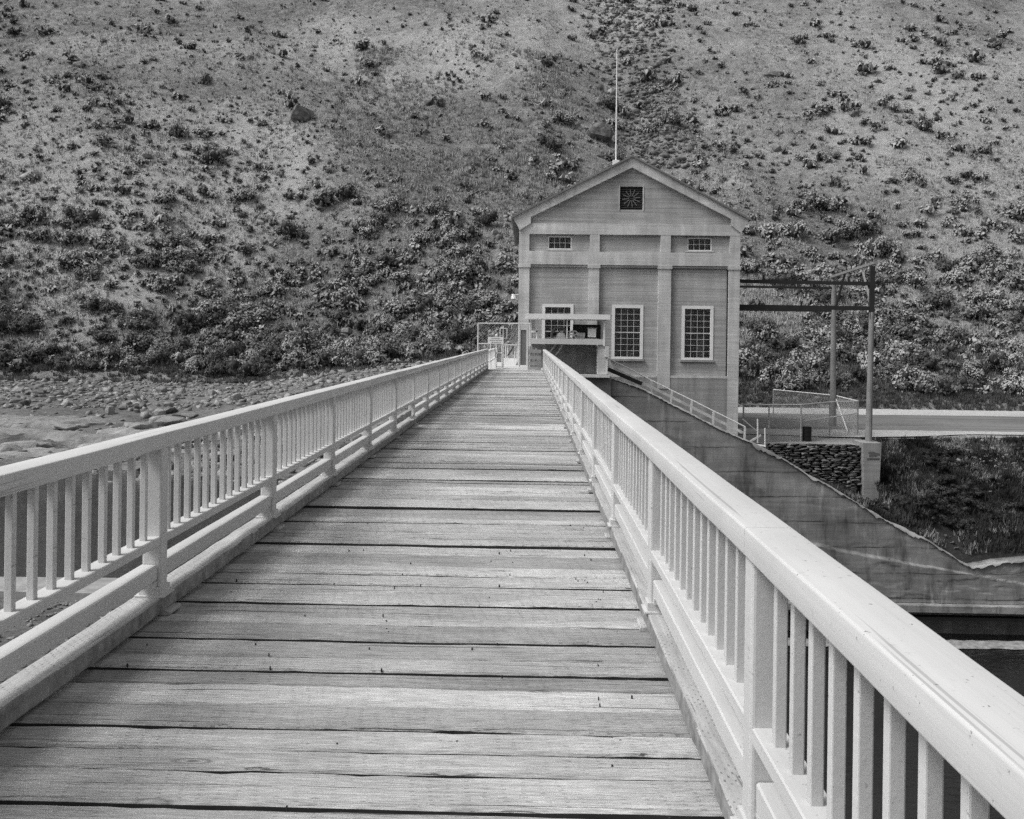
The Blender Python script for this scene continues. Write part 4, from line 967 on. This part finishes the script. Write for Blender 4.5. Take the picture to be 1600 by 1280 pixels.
n = 4700; px = rng.uniform(-130, 1730, n); py = rng.uniform(-40, 540, n); x, y = Y_of(px, py); k = (fbm(x/12, y/15, 4, 63) > 0.45+0.12*rng.standard_normal(n)) & (y > YF+2); x, y = x[k], y[k]
A_ = np.stack([x, y, hill(x, y)], 1); h_ = len(x)*3//5
for nm_, P, m_s, lab_ in (('low_scrub', A_[:h_], SAGE, 'tiny grey cushions of scrub speckling the whole hillside'), ('low_scrub', A_[h_:], SAGE_D, 'tiny dark cushions of scrub speckling the whole hillside')):
    x = P[:, 0]; S = np.clip(rng.lognormal(-0.30, 0.42, len(x)), 0.35, 1.6); ix = rng.integers(0, 4, len(x))
    me = two_mat(np_mesh('low_scrub', *merge(BTS, ix, P, S, rng.uniform(0, 6.28, len(x)), S*rng.uniform(.8,1.2,len(x)))), np.concatenate([np.tile(np.r_[np.zeros(72), np.ones(len(BTS[k][1])-72)], int((ix == k).sum())) for k in range(4)]), m_s)
    tag(obj(nm_, me, None, kind='stuff'), lab_, 'scrub')
def tufts(n_blades, seed, spread=0.5, lean=0.35):
    r_ = np.random.default_rng(seed); V = []
    for k in range(n_blades):
        a = r_.uniform(0, 6.28); b = np.array([spread*r_.uniform(0,1)*math.cos(a), spread*r_.uniform(0,1)*math.sin(a), -0.05])
        t = b+np.array([lean*math.cos(a)*r_.uniform(.2,1.3), lean*math.sin(a)*r_.uniform(.2,1.3), r_.uniform(.55,1.0)])
        c = r_.uniform(0, 6.28); w = 0.10*np.array([math.cos(c), math.sin(c), 0])
        V += [b-w, b+w, t]
    V = np.array(V); return V, np.arange(len(V)).reshape(-1,3)
TT = [tufts(7, 100+k) for k in range(6)]; TB = [tufts(16, 120+k, 0.42, 0.3) for k in range(5)]
def grass(name, n, pyr, szr, mat, label, thr, pxr=(-260,1860), o_=70, T=TT, minY=YF-2):
    px = rng.uniform(*pxr, n); py = rng.uniform(*pyr, n); x, y = Y_of(px, py)
    k = (fbm(x/6, y/8, 3, o_)+0.12*rng.standard_normal(n) > thr) & (y > minY) & (y < 325); x, y = x[k], y[k]
    x = x+rng.uniform(-.6,.6,len(x)); y = y+rng.uniform(-1,1,len(y))
    S = rng.uniform(*szr, len(x)); P = np.stack([x, y, hill(x, y)], 1)
    me = np_mesh(name, *merge(T, rng.integers(0, len(T), len(x)), P, S, rng.uniform(0, 6.28, len(x)), S*rng.uniform(.6,1.2,len(x)))); me.materials.append(mat)
    return tag(obj(name, me, mat, kind='stuff'), label, 'grass')
grass('dry_grass', 66000, (-60, 590), (0.25, 0.75), GRASS, 'short dry grass covering the hillside', 0.42)
grass('coarse_grass', 26000, (-60, 615), (0.25, 0.6), GRASS_D, 'dark coarse grass between the shrubs', 0.50, o_=90)
grass('bunch_grass', 3600, (60, 260), (0.5, 1.0), GRASS_P, 'pale bunch grass on the middle of the slope', 0.52, (520, 900), 95, TB)
grass('tall_grass', 2600, (450, 530), (0.45, 0.95), GRASS_P, 'tall pale grass behind the powerhouse and beams', 0.40, (1150, 1330), 96, TB)
grass('tall_grass', 900, (525, 575), (0.45, 0.9), GRASS_P, 'tall pale grass beyond the pool-side railing', 0.44, (590, 700), 97, TB)
grass('foot_brush', 4500, (560, 612), (0.25, 0.6), GRASS_D, 'dark grassy undergrowth along the foot of the hill', 0.36, (-260, 780), 98, TB, YF-6)
grass('foot_brush', 5000, (560, 625), (0.35, 0.8), GRASS_M, 'half-dry grassy undergrowth above the road berm', 0.40, (1150, 1900), 99, TB, YF-0.5)
n = 3200; x = rng.uniform(12, 60, n); y = rng.uniform(89.3, 94.0, n); S = rng.uniform(0.25, 0.6, n)
me = np_mesh('berm_grass', *merge(TB, rng.integers(0, 5, n), np.stack([x, y, np.maximum(hill(x, y), TZ+0.1)], 1), S, rng.uniform(0, 6.28, n))); me.materials.append(GRASS_D)
tag(obj('berm_grass', me, GRASS_D, kind='stuff'), 'dark grass directly behind the road berm', 'grass')

n = 3600; x = rng.uniform(-75, -3.2, n); y = rng.uniform(87.2, 93.5, n); S = rng.uniform(0.2, 0.55, n); k = fbm(x/2.5, y/2, 3, 101) > 0.36; x, y, S = x[k], y[k], S[k]
me = np_mesh('bank_grass', *merge(TB, rng.integers(0, 5, len(x)), np.stack([x, y, np.maximum(hill(x, y), bank(x, y))], 1), S, rng.uniform(0, 6.28, len(x)))); me.materials.append(GRASS_D)
tag(obj('bank_grass', me, GRASS_D, kind='stuff'), 'dark grass between the rubble bank and the hillside shrubs', 'grass')
# river slope: dark brush and grass behind the weir wall
n = 30000; x = rng.uniform(9, 45, n); y = rng.uniform(54.3, 66.2, n); k = (fbm(x/2, y/2, 3, 110) > 0.30) & ~((x < 21) & (y > 58.3)) & (y < edge1(x)-0.2); x, y = x[k], y[k]
S = rng.uniform(0.2, 0.5, len(x)); P = np.stack([x, y, rbank(x, y)], 1)
hi = (fbm(x/1.2, y/1.2, 3, 115)+0.10*rng.standard_normal(len(x))+0.22*sstep(60, 65, y) > 0.70)
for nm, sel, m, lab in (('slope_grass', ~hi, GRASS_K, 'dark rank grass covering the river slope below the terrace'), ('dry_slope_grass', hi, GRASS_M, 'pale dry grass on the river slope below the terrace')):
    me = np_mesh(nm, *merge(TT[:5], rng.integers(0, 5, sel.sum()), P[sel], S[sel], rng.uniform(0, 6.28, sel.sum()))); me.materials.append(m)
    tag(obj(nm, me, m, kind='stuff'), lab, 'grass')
DSB = []
nsh = 0
for t in range(900):
    x_, y_ = R.uniform(16, 42), R.uniform(55, 65)
    if (x_ < 21.4 and y_ > 57.5) or y_ > float(edge1(x_))-1.3: continue
    q = to_px((x_, y_, float(rbank(x_, y_))))
    if q[0] > 1640 or nsh >= 85: continue
    if float(fbm(x_/3, y_/3, 2, 117)) < 0.47: continue
    nsh += 1; s_ = R.uniform(0.7, 1.7)
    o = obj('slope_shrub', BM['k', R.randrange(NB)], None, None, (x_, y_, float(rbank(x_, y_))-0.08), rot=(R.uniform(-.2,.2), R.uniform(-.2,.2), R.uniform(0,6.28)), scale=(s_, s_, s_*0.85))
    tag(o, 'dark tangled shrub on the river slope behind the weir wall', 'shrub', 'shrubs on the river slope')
RT = [hull_mesh('t', 500+k, 0.5, 0.4, 0.3, 12, None, 0.45) for k in range(10)]
def hull_np(me):
    V = np.array([v.co[:] for v in me.vertices]); T = []
    for p_ in me.polygons:
        vs = list(p_.vertices)
        for q_ in range(1, len(vs)-1): T.append((vs[0], vs[q_], vs[q_+1]))
    return V, np.array(T)
RTN = [hull_np(m) for m in RT]
def rubble(name, P, S, mat, label):
    n_ = len(P); me = np_mesh(name, *merge(RTN, rng.integers(0, 10, n_), P, S, rng.uniform(0, 6.28, n_), S*rng.uniform(.6,1.3,n_))); me.materials.append(mat)
    return tag(obj(name, me, mat, kind='stuff'), label, 'rubble')
n = 1500; x = rng.uniform(16, 42, n); y = rng.uniform(54.3, 64, n); k = (fbm(x/3, y/3, 2, 130) > 0.5) & ~((x < 21) & (y > 58)); x, y = x[k], y[k]
rubble('slope_rubble', np.stack([x, y, rbank(x, y)+0.03], 1), rng.uniform(0.10, 0.32, len(x)), ROCK_D, 'dark loose stones on the river slope')

n = 260; A = W(1465, 700, 62.5); x = A.x+rng.uniform(0, 4.5, n); y = rng.uniform(60.5, 64.0, n)
rubble('slope_rubble', np.stack([x, y, rbank(x, y)+0.05], 1), rng.uniform(0.2, 0.6, n), ROCK, 'patch of grey flat stones high on the river slope')
# scree high on the hill, beside the flagpole top
n = 5200; px = rng.uniform(900, 1130, n); py = rng.uniform(-30, 225, n)
k = (np.abs((px-985-(py-60)*0.33))+26*rng.standard_normal(n) < 40); x, y = Y_of(px[k], py[k])
rubble('scree', np.stack([x, y, hill(x, y)+0.05], 1), np.clip(rng.lognormal(-0.35, 0.55, len(x)), .25, 2.2), ROCK_W, 'dark scree of broken rock high on the hill behind the flagpole')
n = 4200; px = rng.uniform(-100, 1700, n); py = rng.uniform(0, 600, n); x, y = Y_of(px, py); k = (fbm(x/9, y/9, 3, 140) > 0.55) & (y > YF+1); x, y = x[k], y[k]
rubble('hill_stones', np.stack([x, y, hill(x, y)+0.02], 1), rng.uniform(0.25, 0.8, len(x)), ROCK, 'small loose stones scattered over the hillside')
BO = [hull_mesh('boulder', 700+k, 0.5, 0.42, 0.36, 26, None, 0.35) for k in range(10)]
for me in BO:
    b = bmesh.new(); b.from_mesh(me); bmesh.ops.triangulate(b, faces=b.faces); bmesh.ops.subdivide_edges(b, edges=b.edges, cuts=2, use_grid_fill=True)
    bmesh.ops.smooth_vert(b, verts=b.verts, factor=0.35, use_axis_x=True, use_axis_y=True, use_axis_z=True)
    for v in b.verts:
        q = v.co; k_ = 0.16*(float(fbm(q.x*5+3, q.y*5+q.z*7, 3, 160))-0.5); v.co = q*(1+k_)
    b.to_mesh(me); b.free()
BOM = {}
for k in range(10):
    for nm, m in (('g', ROCK), ('l', ROCK_L), ('d', ROCK_D)):
        me = BO[k].copy(); me.materials.append(m); BOM[nm, k] = me
def boulder(px_, py_, wpx, tone, label, fn='hill', group=None, asp=0.8, k=None):
    x_, y_ = (float(v) for v in (Y_of(px_, py_) if fn == 'hill' else BY(px_, py_)))
    z_ = float(hill(x_, y_)) if fn == 'hill' else float(bank(x_, y_)); s_ = wpx/F*y_
    o = obj('boulder', BOM[tone, R.randrange(10) if k is None else k], None, None, (x_, y_, z_+0.16*s_*asp), rot=(R.uniform(-.3,.3), R.uniform(-.25,.25), R.uniform(0,6.28)), scale=(s_, s_, s_*asp*1.2))
    return tag(o, label, 'boulder', group)
def BY(px_, py_):
    e = (CY-(py_-0.0131*(px_-CX)))/F
    for Y in np.arange(40.5, 96, 0.15):
        x_ = (px_-828)/F*Y
        if HC+e*Y <= float(bank(x_, Y) if Y < 87 else hill(x_, Y)): return x_, Y
    return x_, 87.0
boulder(934, 192, 50, 'd', 'large domed boulder on the hill close to the flagpole', asp=0.85)
boulder(466, 205, 44, 'g', 'big dark boulder alone in the grassy upper slope', asp=0.9)
boulder(40, 286, 34, 'g', 'dark cracked outcrop block among bushes high on the hill', asp=0.9)
boulder(1198, 100, 36, 'd', 'dark hollow boulder high on the slope right of the flagpole', asp=0.6)
boulder(1207, 198, 20, 'l', 'small pale-topped rock on the grassy slope above the roof', asp=0.8)
boulder(300, 588, 34, 'g', 'big slanting boulder at the foot of the hill above the rubble bank', asp=0.9)
boulder(776, 362, 17, 'g', 'upper of two rocks stacked on the hill beside the roof eave', asp=0.9); boulder(770, 352, 15, 'g', 'lower of two rocks stacked on the hill beside the roof eave', asp=0.9)
boulder(508, 588, 24, 'l', 'flat pale rock in the brush beyond the pool-side railing', asp=0.5); boulder(540, 514, 22, 'l', 'rounded pale rock in brush above the pool-side railing', asp=0.7)
for k in range(46):
    boulder(R.uniform(20, 1560), R.choice((R.uniform(60,400), R.uniform(330,590))), R.uniform(9, 20), R.choice('gggdl'), 'half-buried grey rock on the dry hillside', group='rocks on the hillside', asp=R.uniform(.45,.85))

# left riverbank: rock shelves, boulders, rubble
def shelf(px0, px1, py, tpx, depth, hgt, label, seed):
    x0, Yc = BY(px0, py); x1, Yd = BY(px1, py); n = 110; V = []; Fc = []; m = 7
    for i in range(n+1):
        t = i/n; x_ = x0+(x1-x0)*t; Y = Yc+(Yd-Yc)*t; env = min(1, 6*t+0.15, 6*(1-t)+0.15); zb_ = float(bank(x_, Y))
        w_ = depth*env*(0.75+0.5*float(vnoise(x_/2.5, seed))); h = hgt*env*(0.7+0.6*float(vnoise(x_/3, seed+5)))
        for j, (a, b) in enumerate(((-0.5,-0.4),(-0.47,0.45),(-0.40,0.86),(-0.2,1.0),(0.15,0.96),(0.42,0.7),(0.55,-0.3))):
            V.append((x_, Y+a*w_+(float(fbm(x_*0.8, j+seed, 3))-0.5)*0.5, zb_+b*h+(float(fbm(x_*2.5, j*3+seed, 4))-0.5)*0.34))
    for i in range(n):
        for j in range(m-1): Fc.append((i*m+j, (i+1)*m+j, (i+1)*m+j+1, i*m+j+1))
    o = obj('rock_shelf', np_mesh('rock_shelf', V, Fc), ROCK_L, smooth=True); o.data.set_sharp_from_angle(angle=math.radians(50))
    return tag(o, label, 'rock')
shelf(-240, 175, 664, 0, 5.0, 0.35, 'long pale rock shelf with the cube boulder at its end', 3)
shelf(-240, 330, 688, 0, 4.0, 0.45, 'long rounded pale rock ledge nearest above the waterline', 8)
shelf(150, 420, 676, 0, 3.0, 0.3, 'low pale rock ledge behind the balusters by the pool', 13)
shelf(-240, 300, 708, 0, 3.5, 0.25, 'flat pale rock ledge at the pool edge', 17)
for k in range(46):
    px_ = R.uniform(5, 430); py_ = R.uniform(645, 722)
    o = boulder(px_, py_, R.uniform(18, 66), R.choice('llg'), 'flat broken rock slab lying on the riverbank ledges', 'b', 'flat slabs on the riverbank', R.uniform(.26,.45)); o.name = 'flat_rock'; o['category'] = 'rock'; o.rotation_euler = (R.uniform(-.08,.08), R.uniform(-.08,.08), R.uniform(0,6.28))
boulder(168, 648, 17, 'l', 'cube-shaped boulder with a dark face on the rock shelf', 'b', asp=1.3, k=3)
boulder(247, 650, 22, 'l', 'upright angular boulder on the pale rock ledge', 'b', asp=0.9); boulder(238, 661, 16, 'l', 'low flat stone leaning against the upright angular boulder', 'b', asp=0.5)
boulder(105, 634, 26, 'g', 'pyramid-shaped boulder in front of the rubble bank', 'b', asp=0.8); boulder(125, 637, 15, 'd', 'dark tilted slab beside the pyramid-shaped boulder', 'b', asp=0.7)
for k in range(70):
    px_ = R.uniform(15, 560); py_ = R.uniform(612, 642) if k < 46 else R.uniform(690, 748)
    if k >= 46 and px_ < 320: px_ = R.uniform(15, 110) if R.random() < 0.5 else R.uniform(270, 560)
    boulder(px_, py_, R.uniform(9, 24), R.choice('gglld'), 'angular grey boulder in the rubble under the hill' if k < 46 else 'angular grey boulder at the edge of the still pool', 'b', 'boulders in the rubble under the hill' if k < 46 else 'boulders at the pool edge', R.uniform(.5,.9))
n = 10500; P = []
xx = rng.uniform(-75, -4, n); yy = rng.uniform(41, 88, n)
ang = (yy-41)/47; kz = ((yy > 68)|(yy < 47.5)) & ~((xx > -46) & (xx < -19) & (yy < 47.5) & (rng.random(n) < 0.75)) | (rng.random(n) < 0.22) | ((xx > -17) & (rng.random(n) < 0.8))
xx, yy = xx[kz], yy[kz]
rubble('bank_rubble', np.stack([xx, yy, bank(xx, yy)+0.02], 1), np.clip(rng.lognormal(-1.0, 0.5, len(xx)), 0.14, 1.3), ROCK, 'broken rock rubble along the riverbank')
n = 2400; xx = rng.uniform(-20, -3, n); yy = rng.uniform(10, 23.2, n); k = fbm(xx/2, yy/2, 2, 150) > 0.30; xx, yy = xx[k], yy[k]
rubble('near_gravel', np.stack([xx, yy, nearbank(xx, yy)+0.01], 1), rng.uniform(0.05, 0.22, len(xx)), ROCK, 'loose gravel on the bank beside the bridge')
tag(obj('concrete_apron', timber(-14.5, -7.6, -4.75, -4.45, 22.2, 23.6, 5, 0.06, 0.3, 0.05), CONC_P), 'pale concrete slab at the water edge below the pool-side railing', 'slab')
